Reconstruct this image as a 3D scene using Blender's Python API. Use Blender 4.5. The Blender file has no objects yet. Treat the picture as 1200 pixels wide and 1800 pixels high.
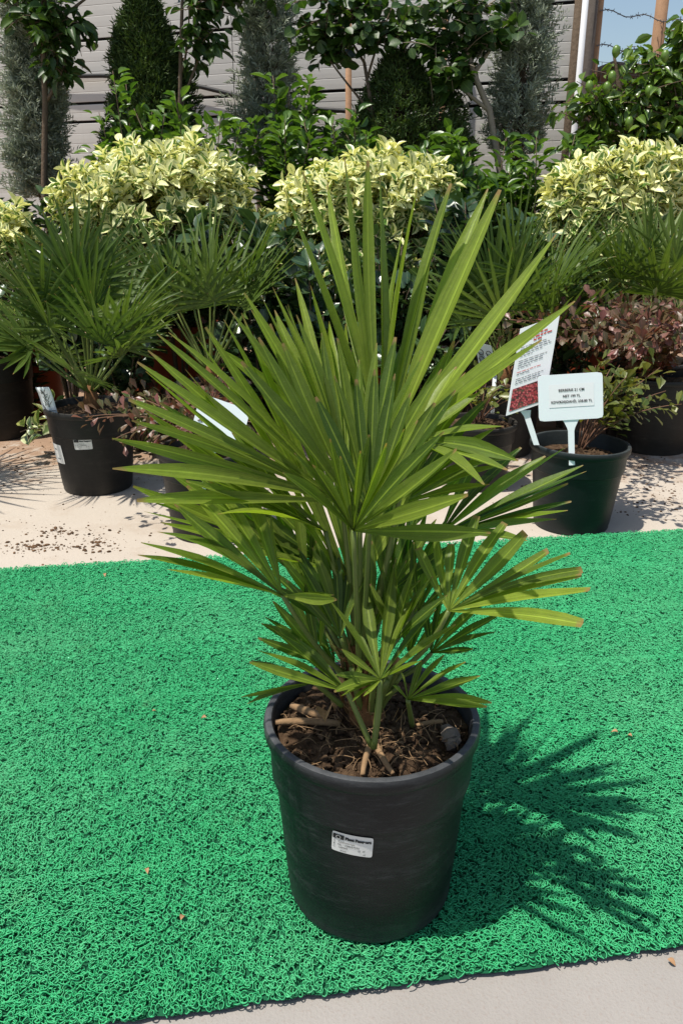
import bpy, math, random
import numpy as np
from mathutils import Vector, Matrix, Quaternion

random.seed(11)
RNG = np.random.default_rng(11)
R = math.radians
SC = bpy.context.scene
COL = SC.collection

# ------------------------------------------------------------------ camera
F = 1450.0            # focal length in photo pixels (frame 1200 x 1800)
PITCH = R(20.0)
CH = 0.78             # camera height in metres
cam_d = bpy.data.cameras.new('camera')
cam = bpy.data.objects.new('camera', cam_d)
COL.objects.link(cam)
cam.location = (0, 0, CH)
cam.rotation_euler = (R(90) - PITCH, 0, 0)
cam_d.sensor_fit = 'VERTICAL'
cam_d.sensor_height = 36.0
cam_d.lens = 36.0 * F / 1800.0
cam_d.clip_start = 0.02
cam_d.clip_end = 2000
SC.camera = cam

# ------------------------------------------------------------------ light
SUN_E = R(70)
saz = Vector((-0.90, -0.46)).normalized()
sun_dir = Vector((saz.x * math.cos(SUN_E), saz.y * math.cos(SUN_E), math.sin(SUN_E)))
world = bpy.data.worlds.new('World')
SC.world = world
world.use_nodes = True
wn = world.node_tree
wn.nodes.clear()
sky = wn.nodes.new('ShaderNodeTexSky')
sky.sky_type = 'NISHITA'
sky.sun_disc = False
sky.sun_elevation = SUN_E
sky.sun_rotation = math.atan2(saz.x, saz.y)
sky.dust_density = 1.6
sky.air_density = 1.2
bg = wn.nodes.new('ShaderNodeBackground')
bg.inputs[1].default_value = 0.112
wo = wn.nodes.new('ShaderNodeOutputWorld')
wn.links.new(sky.outputs[0], bg.inputs[0])
wn.links.new(bg.outputs[0], wo.inputs[0])
sun_l = bpy.data.lights.new('sun', 'SUN')
sun_l.energy = 5.0
sun_l.angle = R(0.8)
sun_l.color = (1.0, 0.955, 0.88)
sun = bpy.data.objects.new('sun', sun_l)
COL.objects.link(sun)
sun.rotation_euler = sun_dir.to_track_quat('Z', 'Y').to_euler()
sun.location = sun_dir * 30
vs = SC.view_settings
vs.view_transform = 'Standard'
vs.look = 'None'
vs.exposure = 0.25
vs.gamma = 1.0
SC.cycles.max_bounces = 8
SC.cycles.transparent_max_bounces = 8
SC.cycles.caustics_reflective = False
SC.cycles.caustics_refractive = False

# ------------------------------------------------------------------ pixel -> place
CP, SP = math.cos(PITCH), math.sin(PITCH)
def ray(px, py):
    a = (px - 600) / F; b = (900 - py) / F
    return Vector((a, CP + b * SP, -SP + b * CP))
def at(px, py, Y):                    # the point of that direction at distance Y in front
    d = ray(px, py); t = Y / d.y
    return Vector((d.x * t, Y, CH + d.z * t))
GZ = -0.012                           # concrete level; the mat's top is z = 0
def on_ground(px, py, z=GZ):
    d = ray(px, py); t = (z - CH) / d.z
    return Vector((d.x * t, d.y * t, z))

# ------------------------------------------------------------------ materials
MATS = {}
class NT:
    def __init__(s, name):
        s.m = bpy.data.materials.new(name); s.m.use_nodes = True
        s.t = s.m.node_tree; s.t.nodes.clear()
        s.out = s.t.nodes.new('ShaderNodeOutputMaterial')
        MATS[name] = s.m
    def n(s, typ, **kw):
        nd = s.t.nodes.new(typ)
        for k, v in kw.items():
            if k.startswith('i_'):
                key = k[2:].replace('_', ' ')
                nd.inputs[key].default_value = v
            else:
                setattr(nd, k, v)
        return nd
    def l(s, a, b): s.t.links.new(a, b)
    def noise(s, scale, detail=4, rough=0.6, vec=None):
        nd = s.n('ShaderNodeTexNoise'); nd.inputs['Scale'].default_value = scale
        nd.inputs['Detail'].default_value = detail; nd.inputs['Roughness'].default_value = rough
        if vec is not None: s.l(vec, nd.inputs['Vector'])
        return nd.outputs['Fac']
    def ramp(s, fac, stops):
        nd = s.n('ShaderNodeValToRGB')
        cr = nd.color_ramp
        while len(cr.elements) < len(stops): cr.elements.new(0.5)
        for e, (p, c) in zip(cr.elements, stops):
            e.position = p; e.color = (c[0], c[1], c[2], 1) if len(c) == 3 else c
        s.l(fac, nd.inputs[0]); return nd.outputs[0]
    def mix(s, fac, a, b, mode='MIX'):
        nd = s.n('ShaderNodeMix', data_type='RGBA', blend_type=mode)
        for sock, v in ((nd.inputs[0], fac), (nd.inputs[6], a), (nd.inputs[7], b)):
            if hasattr(v, 'default_value') or hasattr(v, 'is_linked'): s.l(v, sock)
            elif isinstance(v, (int, float)): sock.default_value = v
            else: sock.default_value = (v[0], v[1], v[2], 1)
        return nd.outputs[2]
    def math(s, op, a, b=None, clamp=False):
        nd = s.n('ShaderNodeMath', operation=op, use_clamp=clamp)
        for i, v in enumerate((a, b)):
            if v is None: continue
            if isinstance(v, (int, float)): nd.inputs[i].default_value = v
            else: s.l(v, nd.inputs[i])
        return nd.outputs[0]
    def pos(s): return s.n('ShaderNodeNewGeometry').outputs['Position']
    def bsdf(s, col, rough=0.5, spec=0.5, bump=None, bstr=0.3, bdist=0.01, metal=0.0):
        b = s.n('ShaderNodeBsdfPrincipled')
        if isinstance(col, (tuple, list)): b.inputs['Base Color'].default_value = (*col[:3], 1)
        else: s.l(col, b.inputs['Base Color'])
        if isinstance(rough, (int, float)): b.inputs['Roughness'].default_value = rough
        else: s.l(rough, b.inputs['Roughness'])
        b.inputs['Specular IOR Level'].default_value = spec
        b.inputs['Metallic'].default_value = metal
        if bump is not None:
            bn = s.n('ShaderNodeBump'); bn.inputs['Strength'].default_value = bstr
            bn.inputs['Distance'].default_value = bdist
            s.l(bump, bn.inputs['Height']); s.l(bn.outputs[0], b.inputs['Normal'])
        return b
    def done(s, shader): s.l(shader.outputs[0], s.out.inputs[0]); return s.m

def plain(name, col, rough=0.6, spec=0.4, var=0.25, scale=30, bump=0.0, bscale=80, bdist=0.003):
    t = NT(name)
    nz = t.noise(scale, 5, 0.65, t.pos())
    c = t.mix(nz, tuple(x * (1 - var) for x in col), tuple(min(1, x * (1 + var)) for x in col))
    bp = t.noise(bscale, 4, 0.6, t.pos()) if bump > 0 else None
    return t.done(t.bsdf(c, rough, spec, bp, bump, bdist))

def leaf_mat(name, c0, c1, trans=0.3, rough=0.38, spec=0.5, rib=0.0, margin=None, mcut=0.5, tcol=None, spots=0.0, tip=False):
    """c0..c1 picked by the leaf's own tint; UV.x runs across the leaf, UV.y along it"""
    t = NT(name)
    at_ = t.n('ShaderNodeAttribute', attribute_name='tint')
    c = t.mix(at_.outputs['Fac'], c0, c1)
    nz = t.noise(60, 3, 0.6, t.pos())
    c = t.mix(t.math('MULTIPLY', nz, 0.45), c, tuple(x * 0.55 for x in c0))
    uv = t.n('ShaderNodeSeparateXYZ')
    uvn = t.n('ShaderNodeUVMap'); t.l(uvn.outputs[0], uv.inputs[0])
    across = t.math('MULTIPLY', t.math('ABSOLUTE', t.math('SUBTRACT', uv.outputs[0], 0.5)), 2.0)
    if margin is not None:
        w = t.math('ADD', across, t.math('MULTIPLY', t.math('SUBTRACT', t.noise(45, 2, 0.5, t.pos()), 0.5), 0.9))
        w = t.math('ADD', w, t.math('MULTIPLY', t.math('SUBTRACT', at_.outputs['Fac'], 0.5), 0.9))
        f = t.ramp(w, [(mcut - 0.05, (0, 0, 0)), (mcut + 0.05, (1, 1, 1))])
        m2 = t.mix(t.noise(25, 2, 0.5, t.pos()), margin[0], margin[1])
        c = t.mix(f, c, m2)
    if rib > 0:
        f = t.ramp(across, [(0.0, (1, 1, 1)), (0.16, (0, 0, 0))])
        c = t.mix(t.math('MULTIPLY', f, rib), c, tuple(min(1, x * 2.2 + 0.02) for x in c1))
    if tip:
        cv = t.n('ShaderNodeCombineXYZ'); t.l(t.math('MULTIPLY', uv.outputs[0], 14.0), cv.inputs[0]); t.l(t.math('MULTIPLY', uv.outputs[1], 1.3), cv.inputs[1]); t.l(t.math('MULTIPLY', at_.outputs['Fac'], 37.0), cv.inputs[2])
        st = t.noise(1.0, 3, 0.6, cv.outputs[0])
        c = t.mix(t.math('MULTIPLY', t.ramp(st, [(0.42, (0, 0, 0)), (0.66, (1, 1, 1))]), 0.38), c, tuple(x * 0.42 for x in c0))
        pal = t.ramp(t.noise(7, 4, 0.6, t.pos()), [(0.55, (0, 0, 0)), (0.75, (1, 1, 1))])
        c = t.mix(t.math('MULTIPLY', pal, 0.35), c, (0.24, 0.27, 0.055))
        f = t.ramp(t.math('ADD', uv.outputs[1], t.math('MULTIPLY', t.math('SUBTRACT', nz, .5), .12)), [(0.955, (0, 0, 0)), (0.99, (1, 1, 1))])
        c = t.mix(f, c, (0.26, 0.17, 0.07))
    if spots > 0:
        f = t.ramp(t.noise(900, 2, 0.5, t.pos()), [(0.66, (0, 0, 0)), (0.72, (1, 1, 1))])
        c = t.mix(t.math('MULTIPLY', f, spots), c, (0.32, 0.30, 0.22))
    b = t.bsdf(c, rough, spec, t.noise(160, 3, 0.6, t.pos()), 0.25, 0.002)
    tr = t.n('ShaderNodeBsdfTranslucent')
    tc = t.mix(1.0, c, tcol or (1.5, 1.6, 0.6), 'MULTIPLY')
    t.l(tc, tr.inputs[0])
    mx = t.n('ShaderNodeMixShader'); mx.inputs[0].default_value = trans
    t.l(b.outputs[0], mx.inputs[1]); t.l(tr.outputs[0], mx.inputs[2])
    return t.done(mx)

def mk_materials():
    # concrete: pale cream screed with dust, stains and brown dirt under the rows of pots
    t = NT('concrete'); p = t.pos()
    n1 = t.noise(2.2, 6, 0.6, p); n2 = t.noise(14, 6, 0.7, p); n3 = t.noise(120, 3, 0.6, p)
    c = t.mix(n1, (0.375, 0.325, 0.265), (0.485, 0.435, 0.37))
    c = t.mix(t.math('MULTIPLY', n2, 0.55), c, (0.42, 0.355, 0.285))
    sp = t.ramp(n3, [(0.64, (0, 0, 0)), (0.72, (1, 1, 1))])
    c = t.mix(t.math('MULTIPLY', sp, 0.25), c, (0.26, 0.21, 0.16))
    sx = t.n('ShaderNodeSeparateXYZ'); t.l(p, sx.inputs[0])
    st = t.ramp(t.noise(5.5, 7, 0.72, p), [(0.52, (0, 0, 0)), (0.70, (1, 1, 1))])
    c = t.mix(t.math('MULTIPLY', st, 0.5), c, (0.30, 0.225, 0.16))
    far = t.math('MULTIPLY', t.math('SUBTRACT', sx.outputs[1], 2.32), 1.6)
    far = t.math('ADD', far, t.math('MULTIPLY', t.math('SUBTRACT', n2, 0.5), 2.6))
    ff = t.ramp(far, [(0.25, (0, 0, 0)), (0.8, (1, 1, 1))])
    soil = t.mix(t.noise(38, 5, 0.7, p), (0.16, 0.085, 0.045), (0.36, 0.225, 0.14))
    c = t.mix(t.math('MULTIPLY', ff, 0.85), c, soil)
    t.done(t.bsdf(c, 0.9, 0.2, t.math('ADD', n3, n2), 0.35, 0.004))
    # front slab: greyer, sandy
    t = NT('paving'); p = t.pos()
    n1 = t.noise(6, 6, 0.65, p); n3 = t.noise(260, 3, 0.6, p)
    c = t.mix(n1, (0.235, 0.215, 0.195), (0.34, 0.315, 0.29))
    c = t.mix(t.math('MULTIPLY', t.ramp(n3, [(0.55, (0, 0, 0)), (0.7, (1, 1, 1))]), 0.4), c, (0.25, 0.2, 0.17))
    t.done(t.bsdf(c, 0.9, 0.2, n3, 0.4, 0.003))
    # mat
    t = NT('mat_loops'); p = t.pos()
    c = t.mix(t.noise(7, 4, 0.6, p), (0.028, 0.325, 0.120), (0.052, 0.43, 0.178))
    f = t.ramp(t.noise(2.6, 6, 0.65, p), [(0.45, (0, 0, 0)), (0.75, (1, 1, 1))])
    c = t.mix(t.math('MULTIPLY', f, 0.35), c, (0.17, 0.47, 0.25))
    f = t.ramp(t.noise(11, 5, 0.7, p), [(0.60, (0, 0, 0)), (0.74, (1, 1, 1))])
    c = t.mix(t.math('MULTIPLY', f, 0.30), c, (0.13, 0.22, 0.10))
    t.done(t.bsdf(c, 0.5, 0.3))
    plain('mat_backing', (0.006, 0.085, 0.035), 0.8, 0.2, 0.3, 40)
    # plastic pots
    for nm, base, dustc, amt in (('black_plastic', (0.0040, 0.0052, 0.0068), (0.095, 0.098, 0.102), 0.6),
                                 ('green_plastic', (0.0060, 0.0100, 0.0105), (0.06, 0.068, 0.068), 0.35),
                                 ('far_black_plastic', (0.007, 0.007, 0.007), (0.07, 0.062, 0.052), 0.45)):
        t = NT(nm)
        tc = t.n('ShaderNodeTexCoord').outputs['Object']
        mp = t.n('ShaderNodeMapping'); mp.inputs['Scale'].default_value = (1, 1, 3.5); t.l(tc, mp.inputs[0])
        n1 = t.noise(9, 6, 0.7, mp.outputs[0]); n2 = t.noise(42, 5, 0.7, mp.outputs[0]); n3 = t.noise(500, 2, 0.5, tc)
        f = t.math('MULTIPLY', t.ramp(n1, [(0.50, (0, 0, 0)), (0.72, (1, 1, 1))]), t.ramp(n2, [(0.40, (0.05,) * 3), (0.72, (1, 1, 1))]))
        c = t.mix(t.math('MULTIPLY', f, amt), base, dustc)
        c = t.mix(t.math('MULTIPLY', t.ramp(n3, [(0.62, (0, 0, 0)), (0.75, (1, 1, 1))]), 0.06), c, dustc)
        sz = t.n('ShaderNodeSeparateXYZ'); t.l(tc, sz.inputs[0])
        low = t.ramp(t.math('ADD', sz.outputs[2], t.math('MULTIPLY', n2, 0.03)), [(0.015, (1, 1, 1)), (0.06, (0, 0, 0))])
        c = t.mix(t.math('MULTIPLY', low, 0.25), c, dustc)
        ms = t.n('ShaderNodeMapping'); ms.inputs['Scale'].default_value = (6, 6, 55); t.l(tc, ms.inputs[0])
        sc_ = t.ramp(t.noise(5, 5, 0.75, ms.outputs[0]), [(0.56, (0, 0, 0)), (0.70, (1, 1, 1))])
        c = t.mix(t.math('MULTIPLY', t.math('MULTIPLY', sc_, n1), 0.45), c, dustc)
        gn = t.n('ShaderNodeNewGeometry'); sn = t.n('ShaderNodeSeparateXYZ'); t.l(gn.outputs['Normal'], sn.inputs[0])
        upf = t.ramp(sn.outputs[2], [(0.05, (0, 0, 0)), (0.55, (1, 1, 1))])
        c = t.mix(t.math('MULTIPLY', t.math('MULTIPLY', upf, n2), 1.1), c, dustc)
        rg = t.math('ADD', t.math('MULTIPLY', n1, 0.3), 0.32)
        t.done(t.bsdf(c, rg, 0.30, t.math('ADD', n3, n2), 0.22, 0.0015))
    plain('orange_plastic', (0.36, 0.075, 0.03), 0.5, 0.4, 0.2, 12)
    # soil
    t = NT('soil'); p = t.pos()
    n1 = t.noise(55, 6, 0.75, p); n2 = t.noise(240, 4, 0.7, p)
    c = t.ramp(n1, [(0.25, (0.026, 0.016, 0.010)), (0.5, (0.085, 0.052, 0.030)), (0.75, (0.20, 0.13, 0.075))])
    c = t.mix(t.math('MULTIPLY', n2, 0.5), c, (0.025, 0.016, 0.010))
    t.done(t.bsdf(c, 0.95, 0.1, t.math('ADD', n1, n2), 0.8, 0.004))
    t = NT('soil_crumb'); p = t.pos()
    c = t.ramp(t.noise(40, 3, 0.6, p), [(0.3, (0.035, 0.02, 0.012)), (0.7, (0.17, 0.10, 0.055))])
    t.done(t.bsdf(c, 0.95, 0.1))
    plain('root', (0.25, 0.155, 0.08), 0.85, 0.2, 0.35, 90, 0.5, 160)
    plain('stone', (0.15, 0.12, 0.095), 0.9, 0.2, 0.4, 70, 0.7, 120, 0.004)
    plain('dry_leaf', (0.36, 0.21, 0.11), 0.8, 0.2, 0.4, 60)
    plain('fibre', (0.17, 0.082, 0.035), 0.9, 0.15, 0.55, 160, 0.6, 220)
    plain('palm_husk', (0.34, 0.20, 0.085), 0.8, 0.2, 0.5, 120, 0.4, 200)
    plain('bark', (0.13, 0.095, 0.065), 0.9, 0.15, 0.4, 50, 0.7, 60, 0.006)
    plain('pale_bark', (0.30, 0.25, 0.19), 0.85, 0.2, 0.35, 45, 0.5, 60, 0.004)
    plain('green_stem', (0.11, 0.17, 0.045), 0.55, 0.4, 0.3, 50)
    plain('bronze_stem', (0.14, 0.07, 0.04), 0.7, 0.3, 0.3, 50)
    # leaves
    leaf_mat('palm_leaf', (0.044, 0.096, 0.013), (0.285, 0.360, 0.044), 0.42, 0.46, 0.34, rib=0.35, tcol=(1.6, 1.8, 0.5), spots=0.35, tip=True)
    leaf_mat('palm_petiole', (0.10, 0.15, 0.03), (0.17, 0.21, 0.05), 0.08, 0.45, 0.4)
    leaf_mat('far_palm_leaf', (0.045, 0.098, 0.018), (0.15, 0.215, 0.045), 0.26, 0.46, 0.3, rib=0.25, tip=True)
    leaf_mat('variegated_leaf', (0.09, 0.19, 0.03), (0.22, 0.32, 0.06), 0.25, 0.36, 0.5, margin=((0.80, 0.77, 0.29), (0.86, 0.86, 0.54)), mcut=0.37, tcol=(1.1, 1.1, 0.6))
    leaf_mat('dark_leaf', (0.028, 0.065, 0.028), (0.075, 0.125, 0.045), 0.16, 0.28, 0.6, rib=0.35)
    leaf_mat('bright_leaf', (0.055, 0.125, 0.022), (0.14, 0.24, 0.04), 0.32, 0.33, 0.5, rib=0.3)
    leaf_mat('citrus_leaf', (0.05, 0.115, 0.016), (0.19, 0.28, 0.04), 0.28, 0.30, 0.6, rib=0.35)
    leaf_mat('tree_leaf', (0.028, 0.070, 0.014), (0.075, 0.13, 0.022), 0.3, 0.42, 0.4, rib=0.25)
    leaf_mat('silver_edge_leaf', (0.09, 0.15, 0.05), (0.17, 0.23, 0.08), 0.22, 0.36, 0.5, margin=((0.42, 0.48, 0.22), (0.6, 0.6, 0.34)), mcut=0.72)
    leaf_mat('bronze_leaf', (0.070, 0.090, 0.026), (0.26, 0.088, 0.085), 0.25, 0.38, 0.5, rib=0.2, tcol=(1.5, 0.9, 0.6))
    leaf_mat('bronze_green_leaf', (0.075, 0.115, 0.026), (0.22, 0.225, 0.05), 0.3, 0.36, 0.5, rib=0.2, tcol=(1.5, 1.3, 0.5))
    leaf_mat('spruce_needle', (0.042, 0.085, 0.024), (0.12, 0.17, 0.045), 0.12, 0.55, 0.3)
    leaf_mat('juniper_spray', (0.24, 0.28, 0.205), (0.46, 0.50, 0.39), 0.15, 0.6, 0.3, tcol=(1.1, 1.2, 0.9))
    t = NT('lime_peel'); p = t.pos()
    c = t.mix(t.noise(20, 3, 0.5, p), (0.07, 0.14, 0.015), (0.13, 0.21, 0.03))
    t.done(t.bsdf(c, 0.35, 0.5, t.noise(300, 2, 0.5, p), 0.3, 0.001))
    # building
    t = NT('wall_panel'); p = t.pos()
    c = t.mix(t.noise(1.6, 6, 0.65, p), (0.43, 0.41, 0.375), (0.54, 0.52, 0.48))
    mp = t.n('ShaderNodeMapping'); mp.inputs['Scale'].default_value = (9, 9, 0.8); t.l(p, mp.inputs[0])
    st = t.ramp(t.noise(1.5, 5, 0.7, mp.outputs[0]), [(0.55, (0, 0, 0)), (0.8, (1, 1, 1))])
    c = t.mix(t.math('MULTIPLY', st, 0.3), c, (0.33, 0.30, 0.255))
    t.done(t.bsdf(c, 0.55, 0.4, t.noise(3, 3, 0.5, p), 0.2, 0.01))
    plain('dark_gap', (0.018, 0.017, 0.016), 0.8, 0.2, 0.3, 10)
    plain('rubber', (0.014, 0.014, 0.014), 0.6, 0.3, 0.3, 40)
    plain('timber', (0.34, 0.20, 0.115), 0.8, 0.2, 0.35, 22, 0.4, 60)
    plain('grey_timber', (0.12, 0.10, 0.085), 0.9, 0.2, 0.4, 25, 0.6, 60)
    plain('brown_boards', (0.16, 0.095, 0.065), 0.9, 0.2, 0.4, 12, 0.5, 40)
    plain('roof_felt', (0.05, 0.045, 0.045), 0.85, 0.2, 0.4, 12)
    plain('white_pvc', (0.74, 0.74, 0.74), 0.4, 0.5, 0.05, 20)
    plain('wire', (0.10, 0.10, 0.105), 0.5, 0.5, 0.2, 40)
    # labels
    plain('sticker_white', (0.66, 0.655, 0.63), 0.45, 0.4, 0.04, 60)
    plain('sign_plastic', (0.78, 0.82, 0.83), 0.42, 0.45, 0.03, 20)
    plain('paper', (0.80, 0.80, 0.80), 0.7, 0.2, 0.02, 60)
    plain('ink', (0.022, 0.022, 0.024), 0.6, 0.3, 0.1, 60)
    plain('grey_ink', (0.16, 0.16, 0.165), 0.6, 0.3, 0.1, 60)
    plain('red_ink', (0.55, 0.06, 0.05), 0.6, 0.3, 0.1, 60)
    plain('tag_plant_ink', (0.10, 0.115, 0.10), 0.6, 0.3, 0.4, 90)
    t = NT('berberis_print'); tc = t.n('ShaderNodeTexCoord').outputs['Object']
    v = t.n('ShaderNodeTexVoronoi'); v.inputs['Scale'].default_value = 190; t.l(tc, v.inputs['Vector'])
    c = t.ramp(v.outputs['Distance'], [(0.0, (0.75, 0.30, 0.27)), (0.35, (0.42, 0.05, 0.06)), (0.75, (0.05, 0.02, 0.02))])
    c = t.mix(t.ramp(t.noise(110, 3, 0.6, tc), [(0.5, (0, 0, 0)), (0.68, (1, 1, 1))]), c, (0.06, 0.07, 0.035))
    t.done(t.bsdf(c, 0.4, 0.4))
mk_materials()
M = MATS

# ------------------------------------------------------------------ object helpers
ORG = {}
def reg(o, parent, name):
    COL.objects.link(o)
    if parent is not None:
        o.parent = parent; ORG[o] = ORG[parent]
    return o
def empty(name, loc, label, cat, group=None):
    o = bpy.data.objects.new(name, None); COL.objects.link(o)
    o.empty_display_size = 0.05
    o.location = loc; ORG[o] = Vector(loc)
    tag(o, label, cat, group)
    return o
def tag(o, label=None, cat=None, group=None, kind=None):
    if label: o['label'] = label
    if cat: o['category'] = cat
    if group: o['group'] = group
    if kind: o['kind'] = kind
    return o
def mesh_np(name, V, faces, mat, smooth=True, tint=None, uv=None):
    """V (n,3); faces: list/array of equal-size faces, or list of mixed lists"""
    me = bpy.data.meshes.new(name)
    V = np.asarray(V, dtype=np.float32)
    if isinstance(faces, np.ndarray):
        nf, k = faces.shape
        me.vertices.add(len(V)); me.vertices.foreach_set('co', V.ravel())
        me.loops.add(nf * k); me.loops.foreach_set('vertex_index', faces.ravel().astype(np.int32))
        me.polygons.add(nf)
        me.polygons.foreach_set('loop_start', np.arange(0, nf * k, k, dtype=np.int32))
        me.polygons.foreach_set('loop_total', np.full(nf, k, dtype=np.int32))
        me.update(calc_edges=True)
    else:
        me.from_pydata([tuple(map(float, v)) for v in V], [], [tuple(f) for f in faces]); me.update()
    if smooth: me.polygons.foreach_set('use_smooth', np.ones(len(me.polygons), dtype=bool))
    if tint is not None:
        a = me.attributes.new('tint', 'FLOAT', 'POINT')
        a.data.foreach_set('value', np.asarray(np.broadcast_to(tint, (len(V),)), dtype=np.float32))
    if uv is not None:
        lay = me.uv_layers.new(name='UVMap')
        li = np.empty(len(me.loops), dtype=np.int32); me.loops.foreach_get('vertex_index', li)
        lay.data.foreach_set('uv', np.asarray(uv, dtype=np.float32)[li].ravel())
    if mat is not None: me.materials.append(mat if not isinstance(mat, str) else M[mat])
    return me
def obj(name, V, faces, mat, parent=None, loc=None, **kw):
    """V in world coordinates; the object's origin is its thing's base (or loc)"""
    org = ORG[parent] if parent is not None else Vector(loc if loc is not None else (0, 0, 0))
    V = np.asarray(V, dtype=np.float64).reshape(-1, 3) - np.array(org)
    o = bpy.data.objects.new(name, mesh_np(name, V, faces, mat, **kw))
    reg(o, parent, name)
    if parent is None:
        o.location = org; ORG[o] = org
    return o

class Geo:
    """collects shapes into one mesh"""
    def __init__(s): s.V = []; s.Fc = []; s.nv = 0
    def add(s, V, faces):
        V = np.asarray(V, dtype=np.float64).reshape(-1, 3)
        s.V.append(V); s.Fc += [[i + s.nv for i in f] for f in faces]; s.nv += len(V)
    def box(s, c, half, rot=None):
        c = np.array(c); h = np.array(half)
        pts = np.array([[x, y, z] for x in (-1, 1) for y in (-1, 1) for z in (-1, 1)]) * h
        if rot is not None: pts = pts @ np.array(rot.to_3x3() if hasattr(rot, 'to_3x3') else rot).T
        s.add(pts + c, [(0, 1, 3, 2), (4, 6, 7, 5), (0, 4, 5, 1), (2, 3, 7, 6), (0, 2, 6, 4), (1, 5, 7, 3)])
    def tube(s, pts, rad, n=6, cap=True):
        V, Fs = tube_geo(pts, rad, n, cap); s.add(V, Fs)
    def lathe(s, prof, c, n=48):
        """prof: list of (r, z)"""
        a = np.linspace(0, 2 * math.pi, n, endpoint=False)
        V = np.concatenate([np.stack([c[0] + r * np.cos(a), c[1] + r * np.sin(a), np.full(n, c[2] + z)], 1) for r, z in prof])
        Fs = []
        for i in range(len(prof) - 1):
            for j in range(n):
                k = (j + 1) % n
                Fs.append((i * n + j, i * n + k, (i + 1) * n + k, (i + 1) * n + j))
        s.add(V, Fs)
    def disc(s, c, r, z, n=48):
        a = np.linspace(0, 2 * math.pi, n, endpoint=False)
        V = np.stack([c[0] + r * np.cos(a), c[1] + r * np.sin(a), np.full(n, z)], 1)
        s.add(V, [tuple(range(n))])
    def make(s, name, mat, parent=None, loc=None, **kw):
        return obj(name, np.concatenate(s.V), s.Fc, mat, parent, loc, **kw)

def tube_geo(pts, rad, n=6, cap=True):
    P = np.array([tuple(p) for p in pts], dtype=np.float64); m = len(P)
    rad = np.broadcast_to(np.asarray(rad, dtype=np.float64), (m,))
    T = np.gradient(P, axis=0); T /= np.linalg.norm(T, axis=1, keepdims=True) + 1e-12
    ref = np.array([0, 0, 1.0]) if abs(T[0][2]) < 0.9 else np.array([1.0, 0, 0])
    V = []
    u = np.cross(T[0], ref); u /= np.linalg.norm(u)
    a = np.linspace(0, 2 * math.pi, n, endpoint=False)
    for i in range(m):
        u = u - T[i] * (u @ T[i]); u /= np.linalg.norm(u) + 1e-12
        w = np.cross(T[i], u)
        V.append(P[i] + rad[i] * (np.cos(a)[:, None] * u + np.sin(a)[:, None] * w))
    Fs = []
    for i in range(m - 1):
        for j in range(n):
            k = (j + 1) % n
            Fs.append((i * n + j, i * n + k, (i + 1) * n + k, (i + 1) * n + j))
    if cap:
        Fs.append(tuple(range(n - 1, -1, -1))); Fs.append(tuple((m - 1) * n + j for j in range(n)))
    return np.concatenate(V), Fs
def bez(p0, p1, p2, n=8):
    t = np.linspace(0, 1, n)[:, None]
    p0, p1, p2 = (np.array(tuple(p), dtype=np.float64) for p in (p0, p1, p2))
    return (1 - t) ** 2 * p0 + 2 * t * (1 - t) * p1 + t * t * p2
def norm(a): return a / (np.linalg.norm(a, axis=-1, keepdims=True) + 1e-12)

# ------------------------------------------------------------------ leaves
def leaf_template(prof, fold=0.18, curl=0.12, rows=5):
    ts = np.linspace(0, 1, rows)
    V, uv = [], []
    for t in ts:
        w = np.interp(t, [p[0] for p in prof], [p[1] for p in prof])
        z = -curl * t * t
        for s in (-0.5, 0, 0.5):
            V.append((t, s * w, z + abs(s) * w * 2 * fold)); uv.append((s + 0.5, t))
    Fs = []
    for i in range(rows - 1):
        for j in range(2):
            a = i * 3 + j; Fs.append((a, a + 1, a + 4, a + 3))
    return np.array(V), np.array(Fs), np.array(uv)
OVAL = [(0, .08), (.2, .75), (.45, 1), (.7, .8), (.9, .35), (1, .03)]
ROUND = [(0, .2), (.15, .8), (.45, 1), (.75, .85), (.92, .45), (1, .08)]
SPOON = [(0, .10), (.3, .45), (.65, 1), (.85, .85), (.97, .4), (1, .15)]
LANCE = [(0, .08), (.25, .8), (.5, 1), (.8, .5), (1, .03)]
BLADE = [(0, .6), (.5, 1), (1, .05)]
TPL = {'oval': leaf_template(OVAL, .2, .16), 'round': leaf_template(ROUND, .12, .10), 'spoon': leaf_template(SPOON, .12, .12),
       'lance': leaf_template(LANCE, .2, .2), 'blade': leaf_template(BLADE, .1, .05, 3)}
def frames(D, N):
    D = norm(D); N = N - D * (N * D).sum(1, keepdims=True); N = norm(N)
    return D, np.cross(N, D), N
def leaves_mesh(name, tpl, Pp, D, N, L, Wd, tint, mat, parent, kind='stuff'):
    TV, TF, TU = TPL[tpl]
    D, S, N = frames(D, N); n = len(Pp)
    L = np.broadcast_to(L, (n,)); Wd = np.broadcast_to(Wd, (n,))
    V = (Pp[:, None] + D[:, None] * (TV[None, :, 0:1] * L[:, None, None]) + S[:, None] * (TV[None, :, 1:2] * Wd[:, None, None])
         + N[:, None] * (TV[None, :, 2:3] * L[:, None, None]))
    k = len(TV)
    faces = (TF[None] + (np.arange(n) * k)[:, None, None]).reshape(-1, 4)
    org = np.array(ORG[parent])
    me = mesh_np(name, V.reshape(-1, 3) - org, faces, mat, tint=np.repeat(tint, k), uv=np.tile(TU, (n, 1)))
    o = bpy.data.objects.new(name, me); reg(o, parent, name)
    if kind: o['kind'] = kind
    return o
_lm = {}
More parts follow.
